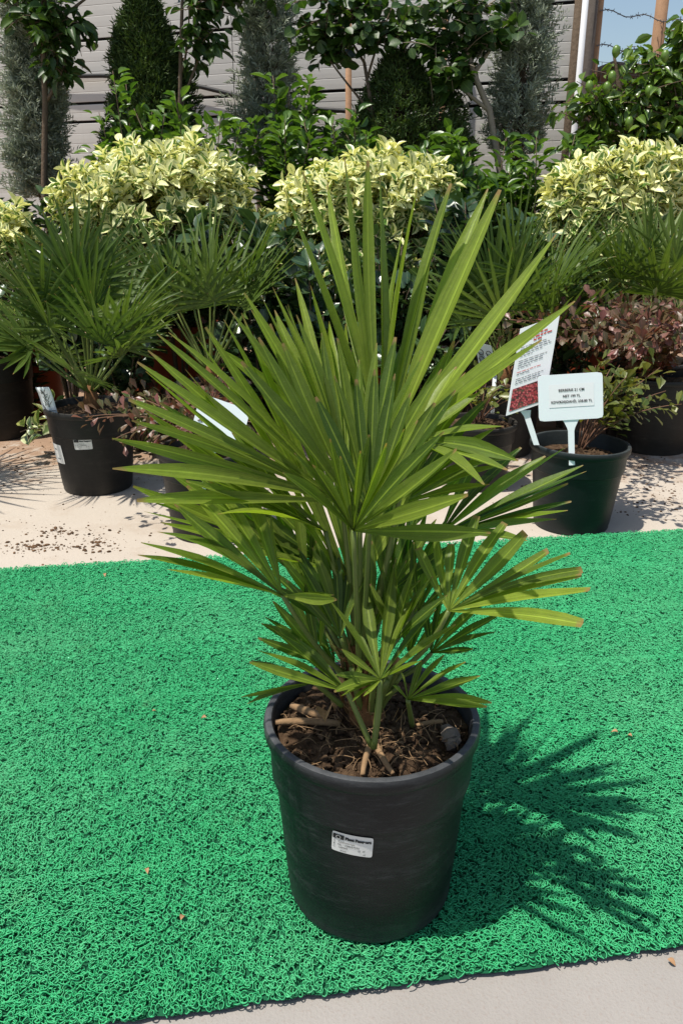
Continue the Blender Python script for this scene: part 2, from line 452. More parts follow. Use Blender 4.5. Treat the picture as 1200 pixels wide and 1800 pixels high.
def leaf_objects(name, tpl, Pp, D, N, L, Wd, tint, mat, parent):
    TV, TF, TU = TPL[tpl]
    D, S, N = frames(D, N); org = ORG[parent]
    n = len(Pp); L = np.broadcast_to(L, (n,)); Wd = np.broadcast_to(Wd, (n,))
    for i in range(n):
        q = round(float(tint[i]) * 7) / 7
        key = (tpl, mat, q)
        if key not in _lm: _lm[key] = mesh_np(name, TV, TF, mat, tint=q, uv=TU)
        o = bpy.data.objects.new(name, _lm[key]); COL.objects.link(o); o.parent = parent
        d, s, nn, p = D[i] * L[i], S[i] * Wd[i], N[i] * L[i], Pp[i] - np.array(org)
        o.matrix_basis = Matrix(((d[0], s[0], nn[0], p[0]), (d[1], s[1], nn[1], p[1]), (d[2], s[2], nn[2], p[2]), (0, 0, 0, 1)))
CAMV = np.array([0, 0, CH])
def foliage(parent, tpl, Pp, D, N, L, Wd, tint, mat, n_single=0, single='leaf', mass='foliage'):
    """the leaves that show largest become objects of their own, the rest one mass"""
    n = len(Pp); L = np.broadcast_to(L, (n,)).copy(); Wd = np.broadcast_to(Wd, (n,)).copy()
    n_single = min(n_single, n)
    if n_single:
        view = norm(CAMV - Pp)
        c = Pp.mean(0); depth = ((Pp - c) * norm(CAMV - c)).sum(1)
        face = np.abs((norm(N) * view).sum(1))
        score = depth / (depth.std() + 1e-6) + 0.8 * face + 0.5 * L / L.mean()
        idx = np.argsort(-score)
        a, b = idx[:n_single], idx[n_single:]
        leaf_objects(single, tpl, Pp[a], D[a], N[a], L[a], Wd[a], tint[a], mat, parent)
    else: b = np.arange(n)
    if len(b): leaves_mesh(mass, tpl, Pp[b], D[b], N[b], L[b], Wd[b], tint[b], mat, parent)
def rand_unit(n):
    v = RNG.normal(size=(n, 3)); return norm(v)

# ------------------------------------------------------------------ the setting
def build_setting():
    # ground: one sheet to the horizon
    V, Fs = [], []
    o = obj('ground', [(-400, -400, GZ - 0.004), (400, -400, GZ - 0.004), (400, 400, GZ - 0.004), (-400, 400, GZ - 0.004)], [(0, 1, 2, 3)], 'paving', smooth=False)
    tag(o, kind='structure')
    # the pale screed the pots stand on begins under the mat
    o = obj('concrete_floor', [(-30, 1.0, GZ), (30, 1.4, GZ), (30, 60, GZ), (-30, 60, GZ)], [(0, 1, 2, 3)], 'concrete', smooth=False)
    tag(o, kind='structure')
build_setting()

# ------------------------------------------------------------------ loop mat
def build_mat():
    b0, b1 = on_ground(0, 1010), on_ground(1200, 930)
    f0, f1 = on_ground(730, 1725), on_ground(1200, 1672)
    e = ((b1 - b0).normalized() + (f1 - f0).normalized()).normalized()
    ang = math.atan2(e.y, e.x)
    nrm = Vector((-e.y, e.x, 0))
    mf = ((f0 + f1) / 2).dot(nrm); mb = ((b0 + b1) / 2).dot(nrm)
    wid = mb - mf; length = 3.2
    c = nrm * (mf + mb) / 2
    root = empty('loop_mat', (c.x, c.y, GZ), 'green coiled vinyl loop mat laid flat under the potted fan palm', 'mat')
    root.rotation_euler.z = ang
    # backing sheet with a slightly ragged border
    n = 160; pts = []
    hw, hl = wid / 2, length / 2
    for i in range(n): pts.append((-hl + 2 * hl * i / n, -hw + random.uniform(-.003, .003), 0.003))
    for i in range(n): pts.append((hl - 2 * hl * i / n, hw + random.uniform(-.003, .003), 0.003))
    me = mesh_np('backing', pts, [tuple(range(len(pts)))], 'mat_backing', smooth=False)
    bo = bpy.data.objects.new('backing', me); reg(bo, root, 'backing')
    # one patch of curled strands, repeated with quarter turns over the mat by geometry nodes
    nx = 15; ny = max(1, round(wid / 0.2))
    px, py = length / nx, wid / ny
    s = max(px, py)
    nc = 2550; seg = 10; sides = 3
    r0 = RNG.uniform(0.0025, 0.0050, nc); a0 = RNG.uniform(0, 2 * math.pi, nc); span = RNG.uniform(2.8, 6.4, nc) * RNG.choice([-1, 1], nc)
    cx = RNG.uniform(-s / 2, s / 2, nc); cy = RNG.uniform(-s / 2, s / 2, nc); cz = RNG.uniform(0.0052, 0.0098, nc)
    tilt = RNG.normal(0, 0.32, (nc, 2)); grow = RNG.uniform(-0.35, 0.5, nc); zw = RNG.normal(0, 0.0012, nc)
    t = np.linspace(0, 1, seg)
    A = a0[:, None] + span[:, None] * t[None]
    rr = r0[:, None] * (1 + grow[:, None] * t[None]); 
    X = rr * np.cos(A); Y = rr * np.sin(A) * RNG.uniform(0.6, 1.0, nc)[:, None]
    Z = X * tilt[:, :1] + Y * tilt[:, 1:] + zw[:, None] * np.sin(A * 2) + cz[:, None]
    Z = np.clip(Z, 0.0025, 0.0118)
    C = np.stack([X + cx[:, None], Y + cy[:, None], Z], 2)
    T = np.gradient(C, axis=1); T = norm(T)
    up = np.array([0, 0, 1.0])
    u = norm(np.cross(T, up)); w = np.cross(u, T)
    rad = 0.00082
    ring = [C + rad * (math.cos(q) * u + math.sin(q) * w) for q in (math.pi / 2, math.pi * 7 / 6, math.pi * 11 / 6)]
    V = np.stack(ring, 2).reshape(-1, 3)          # curl, seg, side
    base = (np.arange(nc) * seg * sides)[:, None, None, None] + (np.arange(seg - 1) * sides)[None, :, None, None]
    q = np.array([[j, (j + 1) % sides, (j + 1) % sides + sides, j + sides] for j in range(sides)])
    faces = (base + q[None, None]).reshape(-1, 4)
    me = mesh_np('loop_pile', V, faces, 'mat_loops')
    po = bpy.data.objects.new('loop_pile', me); reg(po, root, 'loop_pile'); po['kind'] = 'stuff'
    g = bpy.data.node_groups.new('repeat_patch', 'GeometryNodeTree')
    g.interface.new_socket('Geometry', in_out='INPUT', socket_type='NodeSocketGeometry')
    g.interface.new_socket('Geometry', in_out='OUTPUT', socket_type='NodeSocketGeometry')
    gi = g.nodes.new('NodeGroupInput'); go = g.nodes.new('NodeGroupOutput')
    grid = g.nodes.new('GeometryNodeMeshGrid')
    grid.inputs['Size X'].default_value = length - px; grid.inputs['Size Y'].default_value = wid - py - .010
    grid.inputs['Vertices X'].default_value = nx; grid.inputs['Vertices Y'].default_value = ny
    inst = g.nodes.new('GeometryNodeInstanceOnPoints')
    rv = g.nodes.new('FunctionNodeRandomValue'); rv.data_type = 'INT'
    for so in rv.inputs:
        if so.type == 'INT' and so.name == 'Min': so.default_value = 0
        if so.type == 'INT' and so.name == 'Max': so.default_value = 3
    mu = g.nodes.new('ShaderNodeMath'); mu.operation = 'MULTIPLY'; mu.inputs[1].default_value = math.pi / 2
    cb = g.nodes.new('ShaderNodeCombineXYZ')
    ri = [so for so in rv.outputs if so.type == 'INT'][0]
    g.links.new(ri, mu.inputs[0]); g.links.new(mu.outputs[0], cb.inputs[2])
    g.links.new(grid.outputs['Mesh'], inst.inputs['Points']); g.links.new(gi.outputs[0], inst.inputs['Instance'])
    g.links.new(cb.outputs[0], inst.inputs['Rotation'])
    g.links.new(inst.outputs[0], go.inputs[0])
    md = po.modifiers.new('repeat', 'NODES'); md.node_group = g
    return root
build_mat()

# ------------------------------------------------------------------ pots
def pot_profile(R_, r_, h, lip=0.017, lipw=0.006):
    """outer wall with a step below the rim band, rolled lip, inner wall"""
    s = h * 0.30
    def rad(z): return r_ + (R_ - lipw - r_) * z / h
    p = [(0.0, 0.006), (r_ - 0.012, 0.006), (r_ - 0.008, 0.0), (r_ - 0.002, 0.001), (r_, 0.006), (rad(0.012) - 0.0015, 0.012), (rad(0.014), 0.017)]
    for k in range(1, 6): z = 0.017 + (h - s - 0.021) * k / 5; p.append((rad(z), z))
    z = h - s
    p += [(rad(z) + 0.0006, z - 0.001), (rad(z) + 0.0040, z + 0.0015), (rad(z) + 0.0044, z + 0.005)]
    p += [(rad(h - lip) + 0.0016, h - lip - 0.002), (R_ - 0.002, h - lip - 0.001), (R_, h - lip + 0.002), (R_ + 0.0005, h - 0.006), (R_ - 0.0012, h - 0.001),
          (R_ - 0.0045, h), (R_ - 0.0085, h - 0.001), (R_ - 0.0105, h - 0.005), (rad(h * .5) - 0.003, h * 0.5)]
    return p
def pot_radius(R_, r_, h, z):
    return r_ + (R_ - 0.006 - r_) * z / h

def text_geo(s, size, align='LEFT', bold=0.0):
    cu = bpy.data.curves.new('t', 'FONT'); cu.body = s; cu.size = size; cu.align_x = align; cu.offset = bold
    cu.resolution_u = 2
    ob = bpy.data.objects.new('t', cu); COL.objects.link(ob)
    dg = bpy.context.evaluated_depsgraph_get()
    me = bpy.data.meshes.new_from_object(ob.evaluated_get(dg))
    V = np.empty(len(me.vertices) * 3); me.vertices.foreach_get('co', V); V = V.reshape(-1, 3)
    Fs = [tuple(p.vertices) for p in me.polygons]
    bpy.data.objects.remove(ob); bpy.data.curves.remove(cu); bpy.data.meshes.remove(me)
    return V[:, :2], Fs

def grid2d(x0, x1, y0, y1, nx, ny, corner=0.0):
    xs = np.linspace(x0, x1, nx + 1); ys = np.linspace(y0, y1, ny + 1)
    V = np.array([(x, y) for y in ys for x in xs])
    if corner > 0:   # rounded corners
        for i, (x, y) in enumerate(V):
            cx = max(x0 + corner, min(x1 - corner, x)); cy = max(y0 + corner, min(y1 - corner, y))
            dx, dy = x - cx, y - cy; d = math.hypot(dx, dy)
            if d > corner and dx and dy: V[i] = (cx + dx / d * corner, cy + dy / d * corner)
    Fs = [(j * (nx + 1) + i, j * (nx + 1) + i + 1, (j + 1) * (nx + 1) + i + 1, (j + 1) * (nx + 1) + i) for j in range(ny) for i in range(nx)]
    return V, Fs

def wrapper(pot_c, R_, r_, h, ang0, z0, tilt):
    """2-D sticker coordinates -> a point on the pot's cone"""
    ct, st = math.cos(tilt), math.sin(tilt)
    def f(V, lift):
        x = V[:, 0] * ct - V[:, 1] * st; y = V[:, 0] * st + V[:, 1] * ct
        z = z0 + y; rr = r_ + (R_ - 0.006 - r_) * z / h + lift
        a = ang0 + x / rr
        return np.stack([pot_c[0] + rr * np.cos(a), pot_c[1] + rr * np.sin(a), pot_c[2] + z], 1)
    return f

def passport_sticker(pot, wrap, w, hgt, detail=True):
    V, Fs = grid2d(-w / 2, w / 2, -hgt / 2, hgt / 2, 16, 10, hgt * 0.08)
    st = obj('sticker', wrap(V, 0.0009), Fs, 'sticker_white', pot)
    st['label'] = 'white plant passport sticker with black lettering'
    V, Fs = grid2d(-w * .48, -w * .20, hgt * .17, hgt * .40, 6, 3)
    obj('flag_print', wrap(V, 0.0014), Fs, 'ink', st)
    if detail:
        for k in range(12):
            a = k * math.pi / 6; c = (-w * .34 + math.cos(a) * hgt * .085, hgt * .285 + math.sin(a) * hgt * .085)
            q = hgt * .014
            obj('star_print', wrap(np.array([(c[0] - q, c[1] - q), (c[0] + q, c[1] - q), (c[0] + q, c[1] + q), (c[0] - q, c[1] + q)]), 0.0019), [(0, 1, 2, 3)], 'sticker_white', st)
    rows = [('Plant Passport', -w * .17, hgt * .21, hgt * .175, 0.0004), ('A   Chamaerops', -w * .46, -hgt * .0, hgt * .13, 0.0), ('B   NL - 328657250', -w * .46, -hgt * .145, hgt * .13, 0.0),
            ('C   149949', -w * .46, -hgt * .29, hgt * .13, 0.0), ('D  IT', w * .16, -hgt * .29, hgt * .13, 0.0), ('www.', -w * .28, -hgt * .44, hgt * .115, 0.0), ('.nl', w * .27, -hgt * .44, hgt * .115, 0.0)]
    for s, x, y, size, bold in rows:
        V, Fs = text_geo(s, size, 'LEFT', bold)
        if not len(V): continue
        V = V + np.array([x, y])
        obj('lettering', wrap(V, 0.0014), Fs, 'ink', st, smooth=False)

def soil_disc(name, c, r, z, label, hump=0.012, parent=None, n=40):
    rs = np.linspace(0, r, 16); V = [(c[0], c[1], z + hump)]; Fs = []
    for i, rr in enumerate(rs[1:]):
        for j in range(n):
            a = 2 * math.pi * j / n
            V.append((c[0] + rr * math.cos(a), c[1] + rr * math.sin(a), z + hump * (1 - (rr / r) ** 2) + random.gauss(0, 0.0028) * (1 if i < 14 else 0.4)))
    for j in range(n): Fs.append((0, 1 + j, 1 + (j + 1) % n))
    for i in range(14):
        for j in range(n):
            a = 1 + i * n + j; b = 1 + i * n + (j + 1) % n
            Fs.append((a, a + n, b + n, b))
    o = obj(name, V, Fs, 'soil', None, (c[0], c[1], z), smooth=False)
    tag(o, label, 'soil', kind='stuff')
    return o

def lump_geo(c, r, seed=0, flat=0.7):
    ico = [(-1, 1.618, 0), (1, 1.618, 0), (-1, -1.618, 0), (1, -1.618, 0), (0, -1, 1.618), (0, 1, 1.618), (0, -1, -1.618), (0, 1, -1.618), (1.618, 0, -1), (1.618, 0, 1), (-1.618, 0, -1), (-1.618, 0, 1)]
    Fi = [(0, 11, 5), (0, 5, 1), (0, 1, 7), (0, 7, 10), (0, 10, 11), (1, 5, 9), (5, 11, 4), (11, 10, 2), (10, 7, 6), (7, 1, 8), (3, 9, 4), (3, 4, 2), (3, 2, 6), (3, 6, 8), (3, 8, 9), (4, 9, 5), (2, 4, 11), (6, 2, 10), (8, 6, 7), (9, 8, 1)]
    V = np.array(ico) / 1.9 * r * RNG.uniform(0.65, 1.25, (12, 1)) * np.array([1, RNG.uniform(.6, 1.2), flat])
    a = RNG.uniform(0, 6.28); ca, sa = math.cos(a), math.sin(a)
    V = V @ np.array([[ca, sa, 0], [-sa, ca, 0], [0, 0, 1]])
    return V + np.array(c), Fi

def make_pot(name, c, R_, r_, h, mat, label, group=None, tilt=(0, 0)):
    root = empty(name, c, label, 'pot', group)
    g = Geo(); g.lathe(pot_profile(R_, r_, h), c, 64)
    bo = g.make('body', mat, root); es = bo.modifiers.new('e', 'EDGE_SPLIT'); es.split_angle = R(32)
    if tilt != (0, 0): root.rotation_euler = (tilt[0], tilt[1], 0)
    return root

MAIN = (0.0346, 0.808, 0.0)
MR, Mr, MH = 0.123, 0.0985, 0.242
def main_pot():
    root = make_pot('plant_pot', MAIN, MR, Mr, MH, 'black_plastic', 'large scuffed black plastic pot standing on the green loop mat', None)
    # sticker centre near pixel (612,1480)
    sx = at(612, 1481, 0.7)
    ang = -math.pi / 2 - 0.215
    wr = wrapper(MAIN, MR, Mr, MH, ang, 0.150, R(-4))
    passport_sticker(root, wr, 0.0445, 0.0275)
    # moulded drip marks / scuff
    soil = soil_disc('potting_soil', MAIN, 0.1105, 0.219, 'rooty brown potting soil around the fan palm on the mat', 0.010)
    g = Geo()
    for i in range(900):
        a = random.uniform(0, 6.28); r = 0.108 * math.sqrt(random.random()); q = random.choice([.0014, .0018, .0022, .003, .004, .006])
        z = 0.221 + 0.010 * (1 - (r / .1105) ** 2)
        V, Fs = lump_geo((MAIN[0] + r * math.cos(a), MAIN[1] + r * math.sin(a), z), q); g.add(V, Fs)
    so = g.make('soil_crumbs', 'soil', None, (MAIN[0], MAIN[1], .22), smooth=False); tag(so, 'crumbly lumps of soil on top of the main pot', 'soil', kind='stuff')
    # fine root hairs
    g = Geo()
    for i in range(110):
        a = random.uniform(math.pi * 0.95, math.pi * 2.05); r = random.uniform(.035, .105)
        p = Vector((MAIN[0] + r * math.cos(a), MAIN[1] + r * math.sin(a), 0.228 + 0.008 * (1 - (r / .11) ** 2)))
        b = random.uniform(0, 6.28); l = random.uniform(.012, .035)
        d = Vector((math.cos(b), math.sin(b), random.uniform(-.1, .35))) * l
        q = p + d; m = (p + q) / 2 + Vector((random.gauss(0, .006), random.gauss(0, .006), random.uniform(0, .008)))
        q.z = max(q.z, .226)
        if (Vector((q.x, q.y, 0)) - Vector((MAIN[0], MAIN[1], 0))).length > .108: continue
        g.tube(bez(p, m, q, 6), np.linspace(.0006, .0003, 6), 4)
    so = g.make('root_hairs', 'root', None, (MAIN[0], MAIN[1], .22)); tag(so, 'tangle of fine pale root hairs on the soil of the main pot', 'roots', kind='stuff')
    def soilp(px, py, z): return on_ground(px, py, z)
    for (pts, r, lab) in ((((484, 1270), (540, 1268), (598, 1272)), .0042, 'straight pale root stick lying flat on the soil'),
                          (((512, 1240), (545, 1252), (575, 1262)), .0048, 'short thick brown root stick on the soil above another'),
                          (((732, 1275), (755, 1270), (778, 1268)), .0026, 'split dry stick on the dark soil beside a stone')):
        P_ = [soilp(x, y, .236) for x, y in pts]
        V, Fs = tube_geo(bez(P_[0], P_[1] * 2 - (P_[0] + P_[2]) / 2, P_[2], 9), np.array([.75, .9, 1, 1.05, .95, 1, .9, 1, .8]) * r, 8)
        o = obj('root_stick', V, Fs, 'root', None, P_[0]); tag(o, lab, 'stick', 'loose sticks on the potting soil')
    g = Geo(); c0 = soilp(795, 1292, .230)
    for k in range(7):
        V, Fs = lump_geo(c0 + Vector((random.gauss(0, .004), random.gauss(0, .007), random.gauss(0, .002))), random.uniform(.007, .011), flat=.8); g.add(V, Fs)
    o = g.make('stone', 'stone', None, c0, smooth=False); tag(o, 'grey earthy stone at the edge of the potting soil', 'stone')
    for (x, y, l, lab) in ((575, 1250, .034, 'curled papery dry husk beside the palm stem'), (600, 1235, .028, 'small dry husk flake under the palm stem')):
        p = np.array([tuple(soilp(x, y, .246))]); 
        TV, TF, TU = TPL['oval']
        e = Vector(p[0]); me = mesh_np('dry_husk', TV * np.array([l, l * .6, l * 1.6]), TF, 'palm_husk', uv=TU)
        o = bpy.data.objects.new('dry_husk', me); COL.objects.link(o); o.location = e; o.rotation_euler = (random.uniform(-.5, .5), -0.5, random.uniform(0, 6)); tag(o, lab, 'husk')
main_pot()

# ------------------------------------------------------------------ fan palms
def leaflet_geo(hub, tip, nrm, wmax, dth, droop=0.0, rows=9, fold=0.34, twist=0.0, start=0.0, blunt=None):
    hub = np.array(tuple(hub)); tip = np.array(tuple(tip)); nrm = np.array(tuple(nrm), dtype=float)
    d = tip - hub; L = np.linalg.norm(d); d = d / L
    nrm = nrm - d * (nrm @ d); nrm /= np.linalg.norm(nrm) + 1e-9
    s = np.cross(nrm, d)
    ts = np.linspace(start, 1, rows)
    V, uv = [], []
    bow = random.gauss(0, .010); hook = random.gauss(0, .020)
    if random.random() < .05: droop = droop + random.uniform(.05, .16)
    for t in ts:
        r = t * L
        w = min(1.02 * dth * r + 0.0012, wmax)
        tap = 1.0 if t < .5 else (1 - ((t - .5) / .5) ** 1.7 * (blunt or .93))
        w *= tap
        a = twist * t
        ss = s * math.cos(a) + nrm * math.sin(a); nn = nrm * math.cos(a) - s * math.sin(a)
        c = hub + d * r + s * L * (bow * math.sin(math.pi * t) + hook * t ** 3) + np.array([0, 0, -1.0]) * droop * L * t ** 2.6 + nrm * (0.10 * droop * L * math.sin(math.pi * t))
        fd = fold * (1.0 if t < .6 else 1.0 - .5 * (t - .6) / .4)
        for q in (-0.5, 0, 0.5):
            V.append(c + ss * (q * w * math.cos(fd)) + nn * (abs(q) * w * math.sin(fd) * 1.15)); uv.append((q + .5, t))
    Fs = [(i * 3 + j, i * 3 + j + 1, i * 3 + j + 4, i * 3 + j + 3) for i in range(rows - 1) for j in range(2)]
    return np.array(V), Fs, np.array(uv)

def petiole_geo(p0, p1, bend, r0, r1, n=9):
    mid = (Vector(p0) + Vector(p1)) / 2 + Vector(bend)
    return tube_geo(bez(p0, mid, p1, n), np.linspace(r0, r1, n), 7)

def fan_main(palm, hub, tips, base, w=0.0145, bend=(0, 0, 0), tone=0.5, up=None, droop=0.02, fold=.5, blunt=None, ext=1.02):
    """hub/base: (px,py,Y); tips: (px,py,dY in cm); one frond with each leaflet its own object"""
    H = at(*hub); B = at(*base)
    T = [at(x, y, hub[2] + dy * .017 + random.gauss(0, .006)) for x, y, dy in tips]
    T = [H + (p - H) * ext * (1 + random.uniform(-.02, .02)) for p in T]
    V, Fs = petiole_geo(B, H, bend, .0034, .0025)
    fr = obj('frond', V, Fs, 'palm_petiole', palm, tint=np.full(len(V), tone), uv=np.full((len(V), 2), .3))
    D = [(p - H).normalized() for p in T]
    n = len(T)
    for i in range(n):
        a, b = D[max(0, i - 1)], D[min(n - 1, i + 1)]
        nr = a.cross(b)
        if nr.length < 1e-4: nr = Vector((0, -1, .3))
        nr.normalize()
        if nr.dot(Vector((0, -0.75, 0.66))) < 0: nr = -nr
        dth = 0.5 * a.angle(b) if 0 < i < n - 1 else D[i].angle(D[1 if i == 0 else n - 2])
        dth = min(max(dth, .07), .24)
        L = (T[i] - H).length
        ww = 1.42 * w * random.uniform(.85, 1.12) * min(1.0, .55 + L / .35)
        V, Fs, uv = leaflet_geo(H, T[i], nr, ww, dth, droop * random.uniform(.2, 1.6), twist=random.gauss(0, .34), fold=fold * random.uniform(.8, 1.25), blunt=blunt or (.86 if random.random() < .4 else .94))
        tt = min(1, max(0, tone + random.gauss(0, .2)))
        obj('leaflet', V, Fs, 'palm_leaf', fr, tint=np.full(len(V), tt), uv=uv)
    return fr

def main_palm():
    base = (635, 1205, .812)
    root = empty('fan_palm', at(640, 1250, .81), 'large bright green fan palm growing in the scuffed pot on the mat', 'palm')
    # trunk: short fibrous stem
    g = Geo()
    p0 = Vector((MAIN[0] - .004, MAIN[1] + .005, .212)); p1 = at(622, 1130, .812)
    g.tube(bez(p0, (p0 + p1) / 2 + Vector((.004, 0, 0)), p1, 9), [.021, .0215, .020, .019, .018, .017, .015, .013, .009], 12)
    g.make('trunk', 'fibre', root)
    for i in range(16):
        a = random.uniform(0, 6.28); k = random.uniform(.0, .75)
        c = p0.lerp(p1, k); s = Vector((math.cos(a), math.sin(a), 0))
        b = c + s * .019 * (1 - .4 * k)
        V, Fs, uv = leaflet_geo(b, b + s * random.uniform(.006, .016) + Vector((0, 0, random.uniform(.02, .045))), s, .013, .9, 0, 5, .2)
        obj('husk', V, Fs, random.choice(['fibre', 'palm_husk', 'palm_husk']), root, uv=uv)
    g = Geo()
    for i in range(170):
        a = random.uniform(0, 6.28); k = random.uniform(0, .95); c = p0.lerp(p1, k); sd = Vector((math.cos(a), math.sin(a), 0))
        b = c + sd * (.020 - .009 * k); e = b + sd * random.uniform(.003, .016) + Vector((random.gauss(0, .008), random.gauss(0, .008), random.uniform(-.01, .035)))
        g.tube(bez(b, (b + e) / 2 + sd * .004, e, 4), [.0007, .0006, .0005, .0003], 3, False)
    fo = g.make('trunk_fibre', 'palm_husk', root); fo['kind'] = 'stuff'
    for i in range(13):                              # bases of old stalks
        a = random.uniform(0, 6.28); s = Vector((math.cos(a), math.sin(a), 0))
        b = p0 + Vector((0, 0, .03)) + s * .012
        V, Fs = tube_geo(bez(b, b + s * .012 + Vector((0, 0, .03)), b + s * .026 + Vector((0, 0, random.uniform(.04, .075))), 6), np.linspace(.0045, .003, 6), 6)
        obj('stalk_base', V, Fs, random.choice(['palm_husk', 'palm_petiole']), root, tint=np.full(len(V), .6), uv=np.full((len(V), 2), .3))
    for pts in (((650, 1310), (640, 1335), (637, 1362)), ((662, 1312), (672, 1335), (690, 1360))):
        P_ = [on_ground(x, y, .232) for x, y in pts]
        V, Fs = tube_geo(bez(P_[0], P_[1], P_[2], 8), np.linspace(.0042, .0026, 8), 7)
        obj('root', V, Fs, 'root', root)
    FM = lambda *a, **k: fan_main(root, *a, **k)
    # --- rear inner fans first; low tones put their shade into the leaf colour
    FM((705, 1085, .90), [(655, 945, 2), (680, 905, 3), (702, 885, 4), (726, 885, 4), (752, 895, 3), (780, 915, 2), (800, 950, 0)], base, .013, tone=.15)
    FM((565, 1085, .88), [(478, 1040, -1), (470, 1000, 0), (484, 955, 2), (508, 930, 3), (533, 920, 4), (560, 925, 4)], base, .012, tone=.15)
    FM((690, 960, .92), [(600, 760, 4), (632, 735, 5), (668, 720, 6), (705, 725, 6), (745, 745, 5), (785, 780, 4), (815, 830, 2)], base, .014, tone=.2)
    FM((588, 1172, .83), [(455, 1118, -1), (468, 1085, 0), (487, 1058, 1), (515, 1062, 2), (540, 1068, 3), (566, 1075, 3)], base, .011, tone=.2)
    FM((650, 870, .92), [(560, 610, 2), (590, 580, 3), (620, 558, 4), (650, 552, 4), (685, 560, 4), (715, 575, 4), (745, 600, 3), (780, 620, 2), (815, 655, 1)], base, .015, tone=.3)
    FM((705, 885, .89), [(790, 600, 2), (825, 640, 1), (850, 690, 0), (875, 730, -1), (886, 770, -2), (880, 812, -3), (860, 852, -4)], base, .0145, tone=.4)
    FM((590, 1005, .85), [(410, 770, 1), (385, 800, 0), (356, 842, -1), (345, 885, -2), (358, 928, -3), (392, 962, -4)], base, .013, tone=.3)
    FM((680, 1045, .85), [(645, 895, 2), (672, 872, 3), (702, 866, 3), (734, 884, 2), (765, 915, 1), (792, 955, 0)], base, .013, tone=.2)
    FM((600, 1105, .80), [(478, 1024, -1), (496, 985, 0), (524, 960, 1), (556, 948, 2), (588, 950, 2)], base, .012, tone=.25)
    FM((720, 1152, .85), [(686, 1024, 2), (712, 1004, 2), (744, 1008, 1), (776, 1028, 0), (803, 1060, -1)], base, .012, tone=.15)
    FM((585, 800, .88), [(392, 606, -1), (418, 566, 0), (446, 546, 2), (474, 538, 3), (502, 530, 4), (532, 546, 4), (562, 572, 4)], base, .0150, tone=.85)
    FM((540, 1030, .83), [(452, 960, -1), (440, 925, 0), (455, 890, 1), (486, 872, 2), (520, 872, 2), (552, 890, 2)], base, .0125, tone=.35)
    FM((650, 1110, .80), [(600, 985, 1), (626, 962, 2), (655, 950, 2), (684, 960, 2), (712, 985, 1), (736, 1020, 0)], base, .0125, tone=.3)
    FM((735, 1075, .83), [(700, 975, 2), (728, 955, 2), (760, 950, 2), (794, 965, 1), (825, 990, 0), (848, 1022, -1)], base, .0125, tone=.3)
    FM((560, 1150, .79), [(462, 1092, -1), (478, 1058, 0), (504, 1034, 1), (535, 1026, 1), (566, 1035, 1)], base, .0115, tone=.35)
    # --- top fan
    FM((672, 815, .88), [(508, 352, 5), (543, 328, 9), (577, 352, 11), (610, 303, 8), (641, 310, 4), (669, 338, 7), (697, 425, 10), (721, 356, 3), (752, 425, 8), (784, 345, 5), (830, 352, 7), (861, 368, 2), (956, 443, 0), (991, 538, -3), (942, 601, -6)],
       base, .0205, tone=.66, droop=.004, fold=.44, ext=1.06)
    # --- second upright fan, a little lower and to the left
    FM((612, 850, .84), [(410, 541, -2), (433, 520, 0), (462, 528, 2), (480, 505, 3), (505, 540, 5), (525, 496, 5), (545, 503, 6), (572, 560, 7), (600, 570, 8)],
       base, .0150, tone=.9, droop=.01)
    # --- upright centre fan; shade from its neighbours is put into the tint
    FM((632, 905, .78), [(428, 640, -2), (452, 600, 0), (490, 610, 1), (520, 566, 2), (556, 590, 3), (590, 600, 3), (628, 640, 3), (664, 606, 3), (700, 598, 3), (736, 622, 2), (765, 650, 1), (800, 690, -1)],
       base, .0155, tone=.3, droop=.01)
    # --- big left fan
    FM((600, 880, .80), [(312, 576, -3), (283, 592, -3), (260, 608, -4), (250, 640, -5), (231, 692, -6), (236, 722, -6), (210, 748, -7), (214, 800, -8), (242, 853, -8)],
       base, .0152, tone=.78, droop=.03)
    FM((622, 1045, .81), [(330, 640, -4), (352, 600, -2), (372, 580, -1), (400, 570, 0), (430, 560, 1), (470, 575, 2), (505, 590, 3), (545, 640, 4), (585, 700, 4), (640, 760, 4), (690, 800, 3), (725, 850, 2)],
       base, .0135, tone=.85, droop=.015)
    FM((572, 935, .80), [(268, 660, -3), (292, 694, -4), (262, 732, -4), (276, 772, -5), (302, 812, -6), (334, 842, -6), (384, 870, -6)], base, .0145, tone=.7)
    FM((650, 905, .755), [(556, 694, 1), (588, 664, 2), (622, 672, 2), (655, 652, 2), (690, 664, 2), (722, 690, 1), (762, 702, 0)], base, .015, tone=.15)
    # --- lower left fans
    FM((513, 972, .85), [(243, 858, -4), (262, 898, -5), (285, 868, -3), (300, 832, -2), (330, 818, -1), (362, 812, 0), (290, 925, -6)][::-1], base, .0115, tone=.5, bend=(-.01, .01, -.02))
    FM((497, 1047, .745), [(587, 1038, -3), (590, 1051, -4), (476, 902, 3), (429, 837, 3), (376, 841, 2), (343, 852, 1), (311, 887, 0), (279, 905, -1), (249, 948, -3), (250, 973, -4), (300, 1002, -5)], base, .0148, tone=.5, bend=(.0, 0, -.03), droop=.02)
    # --- right fans
    FM((772, 940, .90), [(848, 778, 3), (880, 790, 3), (912, 782, 3), (955, 800, 2), (994, 784, 0), (1021, 809, -1), (1021, 829, -2), (996, 850, -3), (1000, 872, -3), (992, 895, -4), (967, 915, -5), (930, 938, -6)], base, .0142, tone=.45, bend=(.02, 0, -.02))
